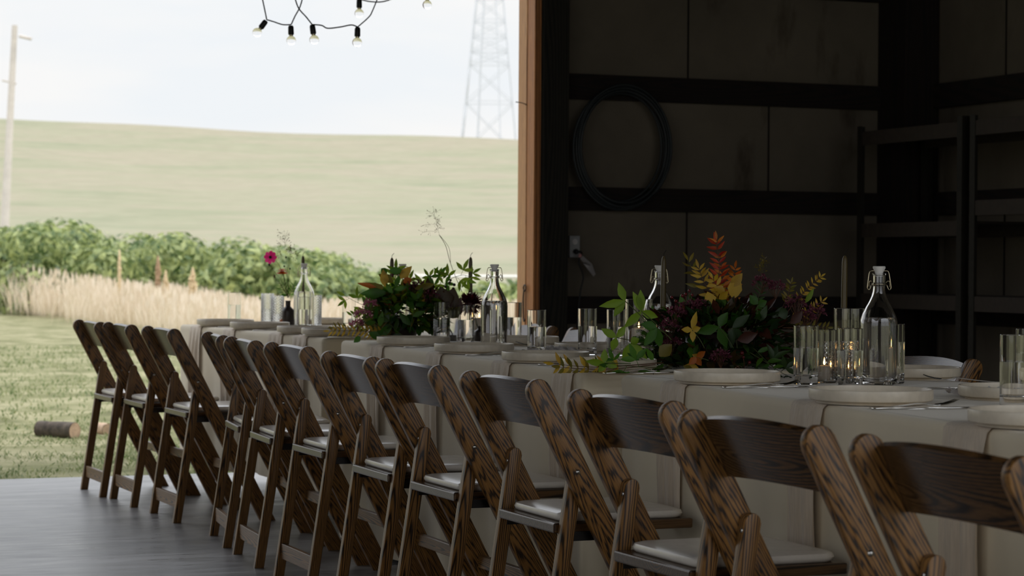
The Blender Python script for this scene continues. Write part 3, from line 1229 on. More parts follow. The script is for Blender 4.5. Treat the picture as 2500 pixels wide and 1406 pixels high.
# ------------------------------------------------------------------ place settings
def plate_mesh():
    bm = bmesh.new()
    r = .133
    prof = [(0, .0035), (.108, .0035), (.112, 0), (.117, 0), (.118, .0052), (.1292, .0062), (.1318, .008), (r, .0115), (r, .0285), (.1324, .0303), (.1308, .031), (.1293, .0302),
            (.1270, .022), (.1235, .0155), (.115, .0125), (.06, .0115), (0, .0115)]
    lathe(bm, prof, 56)
    me = bpy.data.meshes.new('dinner_plate')
    bmesh.ops.recalc_face_normals(bm, faces=bm.faces)
    bm.to_mesh(me); bm.free()
    me.materials.append(M['ceramic'])
    me.shade_smooth(); me.set_sharp_from_angle(angle=R(34))
    return me


PLATE = plate_mesh()


def napkin(x_in, x_edge, y, wid, drop, seed, lab, d):
    """gauze strip lying in under the plate and hanging over the table edge"""
    rnd = random.Random(seed)
    path = [(x_in, TZ + .0012), (x_edge + .05, TZ + .0012), (x_edge + .012, TZ + .0012), (x_edge - .002, TZ - .001), (x_edge - .0085, TZ - .008)]
    kk = 12
    for k in range(1, kk + 1):
        path.append((x_edge - .010 - .004 * math.sin(k / kk * PI), TZ - .008 - drop * k / kk))
    V, Fc = [], []
    ny = 22
    ph = [rnd.uniform(0, 6) for _ in range(4)]
    for i, (x, z) in enumerate(path):
        hang = max(0, (TZ - z) / drop)
        for j in range(ny + 1):
            t = -1 + 2 * j / ny
            ws = 1 - .12 * hang * math.sin(hang * 2.5)
            rip = (.0065 * min(1, hang * 3)) * (1 + math.sin(t * 8.5 + ph[0] + hang) + .5 * math.sin(t * 19 + ph[1]))
            lift = .0012 * (1 + math.sin(t * 9 + ph[2])) * (1 if x < x_in - .03 and hang == 0 else 0)
            dz = .012 * math.sin(t * 5 + ph[3]) * hang ** 3
            V.append((x - rip, t * wid / 2 * ws, z + lift + dz))
    for i in range(len(path) - 1):
        for j in range(ny):
            a = i * (ny + 1) + j
            Fc.append((a, a + 1, a + ny + 2, a + ny + 1))
    an = math.atan2(d[0], d[1])
    # local x measured from the edge point
    V = [(v[0] - x_edge, v[1], v[2]) for v in V]
    o = pyobj('napkin', V, Fc, 'gauze', None, (x_edge, y, 0), (0, 0, -an))
    return tag(o, lab, 'napkin', 'gauze napkins hanging over the left table edge')


def fork_mesh():
    bm = bmesh.new()
    st = [(0, .0065, 0), (.03, .007, .001), (.07, .005, .004), (.105, .003, .008), (.125, .0035, .008), (.136, .010, .005), (.150, .0115, .004), (.158, .0115, .005)]
    top, bot = [], []
    for x, w_, z in st:
        top.append([bm.verts.new((x, -w_, z + .0022)), bm.verts.new((x, w_, z + .0022))])
        bot.append([bm.verts.new((x, -w_, z)), bm.verts.new((x, w_, z))])
    for i in range(len(st) - 1):
        bm.faces.new((top[i][0], top[i + 1][0], top[i + 1][1], top[i][1]))
        bm.faces.new((bot[i][0], bot[i][1], bot[i + 1][1], bot[i + 1][0]))
        for s in (0, 1):
            bm.faces.new((top[i][s], bot[i][s], bot[i + 1][s], top[i + 1][s]))
    bm.faces.new((top[0][0], top[0][1], bot[0][1], bot[0][0]))
    bm.faces.new((top[-1][0], bot[-1][0], bot[-1][1], top[-1][1]))
    for k in range(4):
        y = -.0095 + k * .00633
        tube(bm, [(.156, y, .006), (.175, y, .008), (.190, y, .012), (.203, y * .96, .017)], [.0017, .0016, .0014, .0007], 6)
    me = bpy.data.meshes.new('fork')
    bmesh.ops.recalc_face_normals(bm, faces=bm.faces)
    bm.to_mesh(me); bm.free(); me.materials.append(M['silver']); me.shade_smooth(); me.set_sharp_from_angle(angle=R(40))
    return me


def knife_mesh():
    bm = bmesh.new()
    out = [(0, -.004), (.006, -.0075), (.05, -.0075), (.10, -.006), (.112, -.0045), (.125, -.009), (.18, -.0105), (.215, -.007), (.228, 0.001), (.22, .0035), (.12, .0035), (.105, .005), (.05, .006), (.006, .006), (0, .003)]
    prism(bm, out, 2, 0, .0035, .001)
    me = bpy.data.meshes.new('knife')
    bmesh.ops.recalc_face_normals(bm, faces=bm.faces)
    bm.to_mesh(me); bm.free(); me.materials.append(M['silver']); me.shade_smooth(); me.set_sharp_from_angle(angle=R(40))
    return me


FORK, KNIFE = fork_mesh(), knife_mesh()


def place(me, name, loc, rz, lab, cat, group):
    o = bpy.data.objects.new(name, me)
    COL.objects.link(o)
    o.location = loc
    o.rotation_euler = (0, 0, rz)
    return tag(o, lab, cat, group)


LEFT = [(543, 781), (610, 788), (701, 798), (790, 803), (965, 824), (1110, 841), (1278, 861), (1420, 879), (1752, 908), (2075, 952), (2515, 1003)]
LL = ['at the far doorway corner', 'second from the doorway, before two cut glasses', 'third from the doorway, before the flower vase',
      'fourth from the doorway, left of the golden fern', 'below the green arrangement', 'before the three tall glasses', 'before the middle bottle and lone water glass',
      'under the trailing yellow leaves', 'before the large autumn arrangement', 'before the large near bottle', 'cut off at the right edge']
for i, (x, y) in enumerate(LEFT):
    p = W(x, y, TZ + .030)
    A, B = table_at(p.y)
    _, _, d, w = table_frame(A, B)
    ex = edge_x(p.y)
    p.x = max(p.x, ex + .112)
    where = LL[i]
    place(PLATE, 'dinner_plate', (p.x, p.y, TZ + .0022), random.uniform(0, 6), 'off white rimmed dinner plate ' + where, 'plate', 'dinner plates along the left side')
    an = -math.atan2(d.x, d.y)
    ny = p.y + (.075 if i != 7 else .06)
    napkin(edge_x(ny) + .16, edge_x(ny), ny, .17, .34, i, 'pale gauze napkin hanging under the plate ' + where, d)
    if i < 10:
        for me, nm, dy, dx in ((FORK, 'fork', -.155, .022), (KNIFE, 'knife', -.182, .012)):
            q = Vector((edge_x(p.y + dy) + dx + .01, p.y + dy, TZ + .0005))
            place(me, nm, q, an + random.uniform(-.04, .04) + (.03 if nm == 'fork' else 0), 'steel %s beside the plate %s' % (nm, where), nm, 'cutlery along the left side')

RIGHT = [(803, 777, 'far side plate by the last glasses in the doorway'), (1277, 822, 'far side plate behind the middle bottle'), (1449, 838, 'far side plate behind the lone water glass and leaves'),
         (2222, 896, 'far side plate right of the large near bottle'), (2486, 942, 'far side plate behind the tall glass at right edge')]
for i, (x, y, lab) in enumerate(RIGHT):
    p = W(x, y, TZ + .030)
    place(PLATE, 'dinner_plate', (p.x, p.y, TZ + .0005), 0, 'off white ' + lab, 'plate', 'dinner plates along the far side')
    if i in (2, 3, 4):
        # crumpled fringed napkin to the left of the plate
        q = W(*{2: (1370, 853), 3: (2330, 0), 4: (2408, 958)}[i], TZ + .012) if i != 3 else None
        if q:
            rnd = random.Random(40 + i)
            V, Fc = [], []
            nu, nv = 26, 14
            for a in range(nu + 1):
                for b in range(nv + 1):
                    u, v = a / nu - .5, b / nv - .5
                    z = .003 + .016 * abs(math.sin(u * 17 + 3 * v + i)) * (1 - abs(2 * v) ** 2) + .006 * abs(math.sin(u * 41 + v * 20)) + .003 * rnd.random()
                    V.append((u * .17 + .006 * math.sin(v * 22), v * .10 + .006 * math.sin(u * 31 + v * 9), z))
            for a in range(nu):
                for b in range(nv):
                    k = a * (nv + 1) + b
                    Fc.append((k, k + 1, k + nv + 2, k + nv + 1))
            o = pyobj('napkin', V, Fc, 'fringe', None, (q.x, q.y, TZ), (0, 0, -R(20)))
            tag(o, 'crumpled pale gauze napkin on the table ' + ('behind the lone water glass' if i == 2 else 'beside the far plate at right edge'), 'napkin', 'crumpled gauze napkins')
for x, y, me, nm, lab, rz in ((2300, 951, KNIFE, 'knife', 'thin knife lying behind the near bottle, before the far plate', 2.9), (2385, 936, FORK, 'fork', 'fork leaning by the crumpled napkin at right', 2.5),
                              (1345, 848, FORK, 'fork', 'fork beside the crumpled napkin behind the lone water glass', 2.6)):
    p = W(x, y, TZ)
    place(me, nm, (p.x + .08, p.y, TZ + .001), rz, 'steel ' + lab, nm, 'cutlery on the far side')


# ------------------------------------------------------------------ glassware
def tumbler(loc, lab, fill=.62, h=.146, r=.0315, kind='glass', group='water glasses on the tables'):
    e = empty('water_glass', loc)
    tag(e, lab, 'glass', group)
    bm = bmesh.new()
    b = .020 if kind == 'glass' else .012
    lathe(bm, [(0, 0), (r - .0025, 0), (r - .0006, .002), (r, h - .001), (r - .0006, h), (r - .0014, h - .001), (r - .0022, b + .004), (r - .006, b), (0, b)], 40)
    obj('glass_body', bm, kind, e, auto=22)
    if fill:
        t = h * fill
        ri = r - .0018
        bm = bmesh.new()
        lathe(bm, [(0, b + .0004), (ri - .004, b + .0004), (ri - .0003, b + .004), (ri + .0002, t), (0, t)], 40)
        obj('water', bm, 'water', e, auto=22)
    return e


def G(x, y, lab, **k):
    p = W(x, y, TZ)
    return tumbler((p.x, p.y, TZ + .0006), lab, **k)


def GP(x, Y, lab, **k):      # by column and known distance down the room
    p = WY(x, 760, Y)
    return tumbler((p.x, p.y, TZ + .0006), lab, **k)


GP(572, 10.46, 'water glass standing farthest left, behind the doorway corner plate', h=.155)
GP(653, 10.42, 'cut glass tumbler left of the flower vase, the left one of two', kind='cutglass', fill=.5, h=.152)
GP(677, 10.05, 'cut glass tumbler touching the flower vase, right one of two', kind='cutglass', fill=.45, h=.146)
GP(745, 9.66, 'water glass in front of the far bottle', h=.146)
GP(769, 10.0, 'cut glass tumbler peeking out right behind the far bottle', kind='cutglass', fill=.4, h=.15)
GP(852, 9.9, 'tall glass behind the pink flowers of the green arrangement', fill=.5)
G(1078, 839, 'tall dark looking glass right against the green arrangement', h=.155)
G(1137, 839, 'water glass in front of the burgundy dahlia, left of middle bottle', h=.143)
GP(1254, 8.05, 'water glass just right behind the middle bottle', h=.15)
G(1310, 865, 'lone water glass in front of the orange doorpost')
G(1434, 866, 'lone water glass before the dark wall, right of the doorpost', h=.152)
GP(1505, 6.72, 'water glass half hidden by lime leaves of the large arrangement', h=.15)
G(1967, 938, 'water glass at the right foot of the large arrangement')
G(2075, 944, 'water glass directly left of the large near bottle', h=.143)
G(2178, 935.5, 'slim water glass half hidden behind the large near bottle', h=.15, fill=.7)
G(2478, 992, 'large near water glass cut by the right edge', h=.152, r=.033)
G(2512, 962, 'second glass behind the cut off one at the right edge', h=.152)


def flame(e, z, sc=.8):
    bm = bmesh.new()
    lathe(bm, [(0, -.002), (.0022, 0), (.0036, .004), (.0032, .009), (.0018, .015), (.0006, .0205), (0, .023)], 12)
    for v in bm.verts:
        v.co *= sc
    bm2 = obj('flame', bm, 'flame', e, (0, 0, z), smooth=True)


def votive(loc, lab, h=.05, r=.021, holder=None, hh=.1, hr=.03, cup='glass', lit=True):
    """candle, and the glass it stands in as a thing of its own"""
    b = .006
    if holder:
        e = empty('candle_glass', loc)
        tag(e, holder, 'candle holder', 'candle glasses')
        bm = bmesh.new()
        lathe(bm, [(0, 0), (hr - .002, 0), (hr, .002), (hr, hh - .0008), (hr - .0008, hh), (hr - .0016, hh - .0008), (hr - .002, b + .002), (hr - .004, b), (0, b)], 40)
        obj('glass_body', bm, cup, e, auto=22)
    c = empty('candle', (loc[0], loc[1], loc[2] + (b + .0006 if holder else 0)))
    tag(c, lab, 'candle', 'small lit candles')
    bm = bmesh.new()
    lathe(bm, [(0, 0), (r - .001, 0), (r, .001), (r, h - .003), (r - .002, h), (r * .6, h - .003), (0, h - .005)], 28)
    obj('wax_body', bm, 'wax', c, auto=60)
    bm = bmesh.new(); tube(bm, [(0, 0, h - .006), (.0006, 0, h + .004)], .0009, 6); obj('wick', bm, 'wick', c)
    if lit:
        flame(c, h + .003)


def V3(x, y):
    p = W(x, y, TZ)
    return (p.x, p.y, TZ + .0006)


votive(V3(2012, 934), 'lit cream candle between two glasses at the near bottle', .036, .016, 'clear candle glass right behind the near left water glass', .134, .031)
votive(V3(2031, 929), 'lit candle low inside the left diamond cut glass', .024, .018, 'diamond cut candle glass, left of two', .10, .024, 'cutglass')
votive(V3(2083, 934), 'lit candle low inside the diamond cut glass behind the near water glass', .028, .021, 'diamond cut candle glass behind the near water glass', .105, .028, 'cutglass')
h_ = WY(2076, 760, 5.12)
votive((h_.x, h_.y, TZ + .0006), 'pillar candle inside the tall glass behind the near bottle', .07, .024, 'tall hurricane glass left behind the near bottle', .186, .044)
h_ = WY(1560, 760, 6.6)
votive((h_.x, h_.y, TZ + .0006), 'lit pillar candle behind the lime leaves', .085, .024, 'tall hurricane glass behind the lime leaves', .186, .044)
h_ = WY(1170, 760, 8.2)
votive((h_.x, h_.y, TZ + .0006), 'lit pillar candle between glass and middle bottle', .08, .022, 'tall hurricane glass left behind the middle bottle', .186, .044)
votive(V3(1103, 837), 'unlit candle inside the frosted blue glass', .022, .018, 'frosted blue candle glass left of the middle bottle', .125, .031, 'smoke', False)


def taper(x, Y, lab, tip=.337, lean=0):
    p = WY(x, 760, Y)
    e = empty('taper_candle', (p.x, p.y, TZ + .0006))
    tag(e, lab, 'candle', 'tall olive taper candles')
    bm = bmesh.new()
    lathe(bm, [(0, 0), (.028, 0), (.029, .003), (.016, .008), (.0135, .022), (.0135, .034), (.0115, .034), (.0115, .012), (0, .012)], 24)
    obj('holder', bm, 'brass', e, auto=50)
    h = tip - .02
    bm = bmesh.new()
    lathe(bm, [(0, .0125), (.0112, .0125), (.0098, .05), (.0078, h - .02), (.0062, h - .007), (.0025, h), (0, h)], 20)
    for v in bm.verts:
        v.co.x += lean * v.co.z
    obj('wax_body', bm, 'taper', e, auto=60)
    bm = bmesh.new(); tube(bm, smooth_path([(lean * h, 0, h - .002), (lean * h, 0, h + .006), (lean * h + .004, 0, h + .013), (lean * h + .009, 0, h + .018)]), .0009, 6)
    obj('wick', bm, 'wick', e)


taper(739, 10.2, 'olive taper candle rising behind the far bottle', .352)
taper(956, 8.46, 'olive taper candle rising left behind the green arrangement', .34)
taper(1148, 8.38, 'olive taper candle against the field, left of the middle bottle', .345)
taper(1617, 6.40, 'olive taper candle in front of the bottle by the autumn arrangement', .345, .012)
taper(2059, 5.38, 'olive taper candle left of the large near bottle', .345, .01)


def bottle(loc, lab, fill=.2):
    e = empty('swing_top_bottle', loc)
    tag(e, lab, 'bottle', 'clear swing top water bottles')
    r, t = .047, .0028
    outer = [(0, .004), (r - .012, .001), (r - .008, 0), (r - .002, .003), (r, .010), (r, .0125), (r, .1475), (r, .150), (r - .0015, .162), (r - .006, .176), (r - .014, .193), (r - .023, .209), (.0185, .222), (.0155, .234), (.0145, .246),
             (.0172, .249), (.0172, .253), (.0150, .255), (.0150, .272), (.0168, .274), (.0168, .279)]
    inner = [(max(0, a - t), b) for a, b in outer[7:]]
    inner = [(.0110, .279)] + [(a, b) for a, b in inner[::-1] if b < .275] + [(r - t, .148), (r - t, .0165), (r - t, .014), (r - t - .004, .009), (0, .008)]
    bm = bmesh.new(); lathe(bm, outer + inner, 48)
    obj('glass_body', bm, 'glass', e, auto=40)
    # water reaching the shoulder
    ri = r - t - .0002
    lv = .168
    bm = bmesh.new(); lathe(bm, [(0, .0085), (ri - .004, .0095), (ri, .0145), (ri, .150), (ri - .0015, .162), (ri - .0035, lv), (0, lv)], 48)
    obj('water', bm, 'water', e, auto=22)
    bm = bmesh.new(); lathe(bm, [(0, .270), (.0095, .270), (.0100, .280), (.0158, .2915), (.0158, .2945), (.014, .296), (0, .296)], 24)
    obj('stopper', bm, 'stopper', e, auto=40)
    bm = bmesh.new()
    for s in (-1, 1):
        tube(bm, smooth_path([(s * .012, 0, .284), (s * .021, 0, .284), (s * .025, 0, .276), (s * .029, -.003, .248), (s * .029, -.003, .240), (s * .024, -.002, .238), (s * .019, 0, .250)], 4), .0013, 6)
        tube(bm, smooth_path([(s * .0175, 0, .254), (s * .021, -.006, .259), (s * .025, -.006, .257), (s * .026, -.004, .244)], 4), .0013, 6)
    tube(bm, [(.0178 * math.cos(a), .0178 * math.sin(a), .251) for a in np.linspace(0, 2 * PI, 28, endpoint=False)], .0011, 6, closed=True)
    obj('wire_bail', bm, 'brass', e, rot=(0, 0, -YAW), smooth=True)


def B3(x, Y):
    p = WY(x, 760, Y)
    return (p.x, p.y, TZ + .0006)


bottle(B3(742, 9.86), 'clear swing top bottle on the farthest table, against the brambles')
bottle(B3(982, 8.72), 'clear swing top bottle hidden behind the green arrangement, stopper showing')
bottle(V3(1206, 851), 'clear swing top bottle on the middle table, against the field')
bottle(B3(1609, 6.76), 'clear swing top bottle behind the taper and autumn leaves')
bottle(V3(2144, 940), 'large clear swing top bottle nearest the camera with white stopper')


# ------------------------------------------------------------------ flowers and foliage
def leaf(bm, base, d, nrm, L, wd, curl=.25, fold=.25):
    """pointed leaf blade with a midrib fold; d = direction, nrm = upper side"""
    d = d.normalized()
    s = d.cross(nrm)
    if s.length < 1e-4:
        s = d.orthogonal()
    s.normalize()
    up = s.cross(d).normalized()
    st = [(0, .06), (.18, .62), (.42, 1.0), (.68, .74), (.88, .3), (1, 0)]
    mid, le, ri = [], [], []
    for t, w_ in st:
        p = base + d * (L * t) - up * (curl * L * t * t)
        p.z = max(p.z, .003)
        mid.append(bm.verts.new(p))
        if w_:
            q = up * (fold * wd * .5 * w_)
            for side, sg in ((le, -1), (ri, 1)):
                pp = p + s * (sg * wd * .5 * w_) + q
                pp.z = max(pp.z, .002)
                side.append(bm.verts.new(pp))
    for k in range(len(le) - 1):
        bm.faces.new((mid[k], mid[k + 1], le[k + 1], le[k]))
        bm.faces.new((mid[k], ri[k], ri[k + 1], mid[k + 1]))
    bm.faces.new((mid[-2], mid[-1], le[-1]))
    bm.faces.new((mid[-2], ri[-1], mid[-1]))


def rv(a=1):
    return Vector((random.uniform(-a, a), random.uniform(-a, a), random.uniform(-a, a)))


class Arr:
    """an arrangement standing on the table; u right, v up, w away, from picture measures at its own distance"""

    def __init__(s, name, loc, lab, cat='flowers'):
        s.e = empty(name, loc)
        tag(s.e, lab, cat)
        s.c = Vector(loc)
        s.D = (s.c - EYE).dot(FW)

    def at(s, x, y, w=0):
        return WD(x, y, s.D + w) - s.c

    def sprig(s, pts, mat, L, wd, kind='pair', n=6, w0=0, w1=0, stem='stem', term=True, t0=.15, rad=.0014, spread=.9, name='leaf_sprig', taper_=.75):
        P = smooth_path([s.at(x, y, w0 + (w1 - w0) * k / max(1, len(pts) - 1)) for k, (x, y) in enumerate(pts)], 8)
        for q in P:
            q.z = max(q.z, .004)
        bm = bmesh.new()
        tube(bm, P, [rad * (1 - .6 * k / len(P)) for k in range(len(P))], 5)
        so_ = obj(name, bm, stem, s.e, smooth=True)
        bm = bmesh.new()
        view = -FW
        for k in range(n):
            t = t0 + (1 - t0) * (k + .5) / n if term else t0 + (1 - t0) * k / max(1, n - 1)
            i = min(len(P) - 2, int(t * (len(P) - 1)))
            p = P[i]
            d = (P[i + 1] - P[i]).normalized()
            l = L * (1 - (1 - taper_) * t) * random.uniform(.85, 1.12)
            side = d.cross(view).normalized()
            if kind == 'pair':
                for sg in (-1, 1):
                    dd = d * (1 - spread * .45) + side * sg * spread + view * random.uniform(-.35, .35) + Vector((0, 0, random.uniform(-.15, .15)))
                    leaf(bm, p, dd, view + rv(.5), l, wd * l / L, random.uniform(.05, .35))
            elif kind == 'alt':
                sg = 1 if k % 2 else -1
                dd = d * (1 - spread * .4) + side * sg * spread + view * random.uniform(-.4, .4)
                leaf(bm, p, dd, view + rv(.6), l, wd * l / L, random.uniform(.1, .4))
            elif kind == 'tri':
                sg = 1 if k % 2 else -1
                root = p + (d * .5 + side * sg * .8 + view * random.uniform(-.3, .3)).normalized() * l * .45
                tube(bm, [p, root], .0008, 4)
                ax = (root - p).normalized()
                for q in (-1, 0, 1):
                    sd = ax.cross(view).normalized()
                    dd = ax * (1 - .5 * abs(q)) + sd * q * .85 + view * random.uniform(-.25, .25) + Vector((0, 0, -.1))
                    leaf(bm, root, dd, view + rv(.5), l * (1.05 if q == 0 else .9), wd * l / L, random.uniform(.05, .3))
        if term:
            leaf(bm, P[-1], P[-1] - P[-3], view + rv(.4), L * taper_, wd * taper_, .12)
        obj('leaves', bm, mat, so_, smooth=True)

    def leaf1(s, x0, y0, x1, y1, wpx, mat, w=0, name='leaf', curl=.12):
        a, b = s.at(x0, y0, w), s.at(x1, y1, w + random.uniform(-.01, .01))
        bm = bmesh.new()
        leaf(bm, a, b - a, -FW + rv(.35), (b - a).length * 1.02, wpx * s.D / F_PX, curl, .3)
        obj(name, bm, mat, s.e, smooth=True)

    def cluster(s, x, y, rpx, mat, w=0, n=150, name='sedum_cluster', flat=.75):
        """rounded head of little star flowers on short stems"""
        c = s.at(x, y, w)
        r_ = rpx * s.D / F_PX
        bm = bmesh.new()
        root = c - Vector((0, 0, r_ * 1.3))
        root.z = max(root.z, .004)
        sb = bmesh.new()
        for k in range(n):
            d = rv(1)
            while d.length > 1 or d.length < .2:
                d = rv(1)
            d.normalize()
            if d.z < -.35:
                d.z *= -.5
            p = c + Vector((d.x, d.y, d.z * flat)) * r_ * random.uniform(.6, 1.05)
            for q in range(5):
                dd = (d + rv(.75)).normalized()
                leaf(bm, p, dd, rv(1), .0085 * random.uniform(.7, 1.2), .0032, .1, .2)
            if k % 5 == 0:
                tube(sb, [root, (root + p) / 2 + rv(.004), p], .0007, 4, caps=False)
        o = obj(name, bm, mat, s.e)
        obj('stalks', sb, 'stemr', o)

    def mass(s, n, mats, box_, L, wd, name='foliage'):
        """loose inner foliage: leaves pointing outward inside an ellipsoid"""
        (x0, y0, x1, y1, dp) = box_
        a, b = s.at(x0, y1), s.at(x1, y0)
        c = (a + b) / 2
        rx, rz = (b - a).length / 2 * .8, abs(b.z - a.z) / 2
        bms = [bmesh.new() for _ in mats]
        rt = Vector((RT.x, RT.y, 0)).normalized()
        fw = Vector((FW.x, FW.y, 0)).normalized()
        for k in range(n):
            d = rv(1).normalized()
            if d.z < -.6:
                d.z = -d.z
            f = random.uniform(.45, 1) ** .6
            p = c + (rt * d.x * rx + fw * d.y * dp + Vector((0, 0, 1)) * d.z * rz) * f
            p.z = max(p.z, .012)
            out = (rt * d.x + fw * d.y + Vector((0, 0, d.z * .8 + .15)) + rv(.55)).normalized()
            l = L * random.uniform(.6, 1.2)
            if p.z + out.z * l < .006:
                out.z = abs(out.z)
            leaf(bms[k % len(mats)], p - out * l * .4, out, Vector((0, 0, 1)) + rv(.6), l, wd * l / L, random.uniform(0, .3))
        for bm, mt in zip(bms, mats):
            o = obj(name, bm, mt, s.e, smooth=True)
            o['kind'] = 'stuff'

    def berries(s, pts, mat, rpx=4, w=0, root=None):
        bm = bmesh.new()
        sb = bmesh.new()
        rt = s.at(*root, w) if root else s.at(sum(p[0] for p in pts) / len(pts), max(p[1] for p in pts) + 25, w + .01)
        for x, y in pts:
            p = s.at(x, y, w + random.uniform(-.012, .012))
            sphere(bm, p, rpx * s.D / F_PX * random.uniform(.85, 1.15), 10)
            tube(sb, smooth_path([rt, (rt + p) / 2 + Vector((0, 0, .006)), p], 3), .0006, 4)
        o = obj('berry_cluster', bm, mat, s.e, smooth=True)
        obj('berry_stem', sb, 'stemr', o)

    def daisy(s, x, y, rpx, mat, n=8, face=None, w=0, name='flower_head', wd=.55, eye=True, layers=1, cup=0.):
        c = s.at(x, y, w)
        r_ = rpx * s.D / F_PX
        nrm = (face or -FW).normalized()
        a = nrm.orthogonal().normalized()
        b = nrm.cross(a)
        bm = bmesh.new()
        for ly in range(layers):
            rr = r_ * (1 - .22 * ly)
            for k in range(n):
                t = 2 * PI * (k + .5 * ly) / n + random.uniform(-.06, .06)
                d = a * math.cos(t) + b * math.sin(t) + nrm * (cup + .35 * ly)
                q = a * math.cos(t) + b * math.sin(t)
                # blunt petal: two leaf halves
                sd = nrm.cross(q).normalized()
                st = [(.12, .3), (.4, .75), (.75, 1), (.95, .75), (1.0, .3)]
                prev = None
                for tt, w_ in st:
                    p = c + d.normalized() * rr * tt + nrm * (.002 * ly)
                    h = rr * wd * .5 * w_
                    cur = (bm.verts.new(p - sd * h), bm.verts.new(p + sd * h))
                    if prev:
                        bm.faces.new((prev[0], prev[1], cur[1], cur[0]))
                    prev = cur
        o = obj(name, bm, mat, s.e)
        if eye:
            bm = bmesh.new()
            sphere(bm, c + nrm * .002, r_ * .24, 10, 1)
            obj('flower_eye', bm, 'rosette', o, smooth=True)
        return c

    def pompom(s, x, y, rpx, mat, n=120, w=0, name='flower_head', squash=.8, L=.45):
        c = s.at(x, y, w)
        r_ = rpx * s.D / F_PX
        bm = bmesh.new()
        for k in range(n):
            d = rv(1).normalized()
            d.z = d.z * squash
            leaf(bm, c + d * r_ * .35, d + rv(.15), Vector((0, 0, 1)) + rv(.4), r_ * .68, r_ * L * .4, random.uniform(-.25, .3))
        sphere(bm, c, r_ * .4, 8, squash)
        return obj(name, bm, mat, s.e)

    def stem(s, pts, rad=.0011, mat='stem', w=0, name='flower_stem'):
        bm = bmesh.new()
        tube(bm, smooth_path([s.at(x, y, w) for x, y in pts], 6), rad, 5)
        return obj(name, bm, mat, s.e, smooth=True)

    def vessel(s, r_, h):
        bm = bmesh.new()
        lathe(bm, [(0, 0), (r_ * .7, 0), (r_, h * .4), (r_ * .95, h), (r_ * .9, h), (r_ * .9, h * .4), (0, h * .1)], 28)
        obj('bowl', bm, 'vase', s.e, smooth=True)

    def panicle(s, x, y, rx, ry, n, w=0, mat='dryhead', name='grass_panicle', root=None, seed=.0022):
        """airy grass head: fine branches with seeds"""
        bm = bmesh.new()
        rt = s.at(*root, w)
        top = s.at(x + random.uniform(-.2, .2) * rx, y - ry, w)
        tube(bm, [rt, rt.lerp(top, .5), top], .0004, 3, caps=False)
        for k in range(max(6, n // 7)):
            f = (k + .5) / max(6, n // 7)
            p0 = rt.lerp(top, .08 + .8 * f)
            a = random.choice((-1, 1)) * random.uniform(.35, 1) * (1 - .55 * f)
            p1 = s.at(x + a * rx, y + ry * (.75 - 1.75 * f) , w + random.uniform(-.03, .03))
            if f > .5:
                p1 = p0 + (p1 - p0) * .8
            mid = p0.lerp(p1, .5) + Vector((0, 0, .004))
            tube(bm, [p0, mid, p1], .0003, 3, caps=False)
            for q in range(7):
                t = random.uniform(.45, 1)
                g = p0.lerp(p1, t) + rv(.003)
                e_ = g + rv(.010) + (p1 - p0).normalized() * .006
                tube(bm, [g, e_], .00025, 3, caps=False)
                leaf(bm, e_, (e_ - g) + rv(.004), rv(1), seed * 2.6, seed, .1)
        obj(name, bm, mat, s.e)


# ---- leafy green arrangement on the middle table
A1 = Arr('floral_arrangement', (2.78, 8.05, TZ + .0006), 'leafy green arrangement with golden fern and pink sedum on the middle table')
A1.vessel(.085, .09)
A1.mass(800, ['dgreen', 'green', 'green', 'olive', 'lime'], (872, 700, 1105, 836, .15), .062, .026)
A1.mass(110, ['maroon', 'brownleaf'], (940, 690, 1110, 830, .13), .05, .026, 'autumn_foliage')
# upper left: broad olive leaves
for a in ((950, 722, 892, 690, 30, 'olive'), (945, 715, 880, 716, 26, 'green'), (940, 700, 936, 658, 22, 'gold'), (960, 690, 925, 668, 24, 'olive'), (920, 702, 872, 690, 12, 'orange'),
          (975, 680, 1006, 650, 22, 'gold'), (985, 690, 1005, 680, 22, 'orange'), (950, 660, 985, 662, 20, 'green'), (945, 668, 930, 655, 18, 'green'), (1012, 705, 1062, 694, 18, 'olive'),
          (1030, 715, 1028, 745, 20, 'gold'), (935, 745, 955, 730, 40, 'orange'), (930, 750, 965, 728, 34, 'gold')):
    A1.leaf1(*a[:5], a[5], -.09 + random.uniform(-.03, .03))
A1.sprig([(985, 790), (930, 760), (880, 742), (842, 722)], 'lime', .05, .017, 'tri', 5, -.08, -.06)
A1.sprig([(985, 800), (900, 790), (860, 770)], 'lime', .04, .014, 'tri', 4, -.1, -.07)
A1.sprig([(960, 820), (890, 808), (805, 808)], 'gold', .036, .011, 'pair', 14, -.13, -.12, 'stemr')
A1.sprig([(965, 812), (910, 800), (815, 800)], 'olive', .034, .011, 'pair', 12, -.12, -.12, 'stemr')
A1.leaf1(880, 822, 864, 836, 15, 'green', -.16)
A1.leaf1(900, 812, 935, 828, 20, 'green', -.15)
A1.leaf1(925, 815, 958, 798, 22, 'green', -.15)
for pt, n_ in (([(1020, 780), (1035, 720), (1052, 690), (1060, 672)], 4), ([(1030, 770), (1070, 700), (1082, 680)], 3), ([(1040, 760), (1090, 690), (1125, 672), (1150, 676)], 5), ([(1000, 770), (1000, 700), (960, 668)], 4)):
    A1.sprig(pt, 'lime' if n_ > 3 else 'green', .055, .018, 'tri', n_, -.03, 0, t0=.35)
A1.sprig([(980, 800), (955, 740), (965, 700)], 'green', .065, .028, 'alt', 6, -.13, -.1)
A1.sprig([(1000, 810), (1010, 760), (1020, 730)], 'green', .065, .028, 'alt', 5, -.14, -.13)
A1.sprig([(950, 820), (920, 790), (905, 770)], 'green', .06, .026, 'alt', 5, -.15, -.14)
A1.sprig([(990, 825), (960, 800), (950, 780)], 'dgreen', .06, .026, 'alt', 5, -.16, -.15)
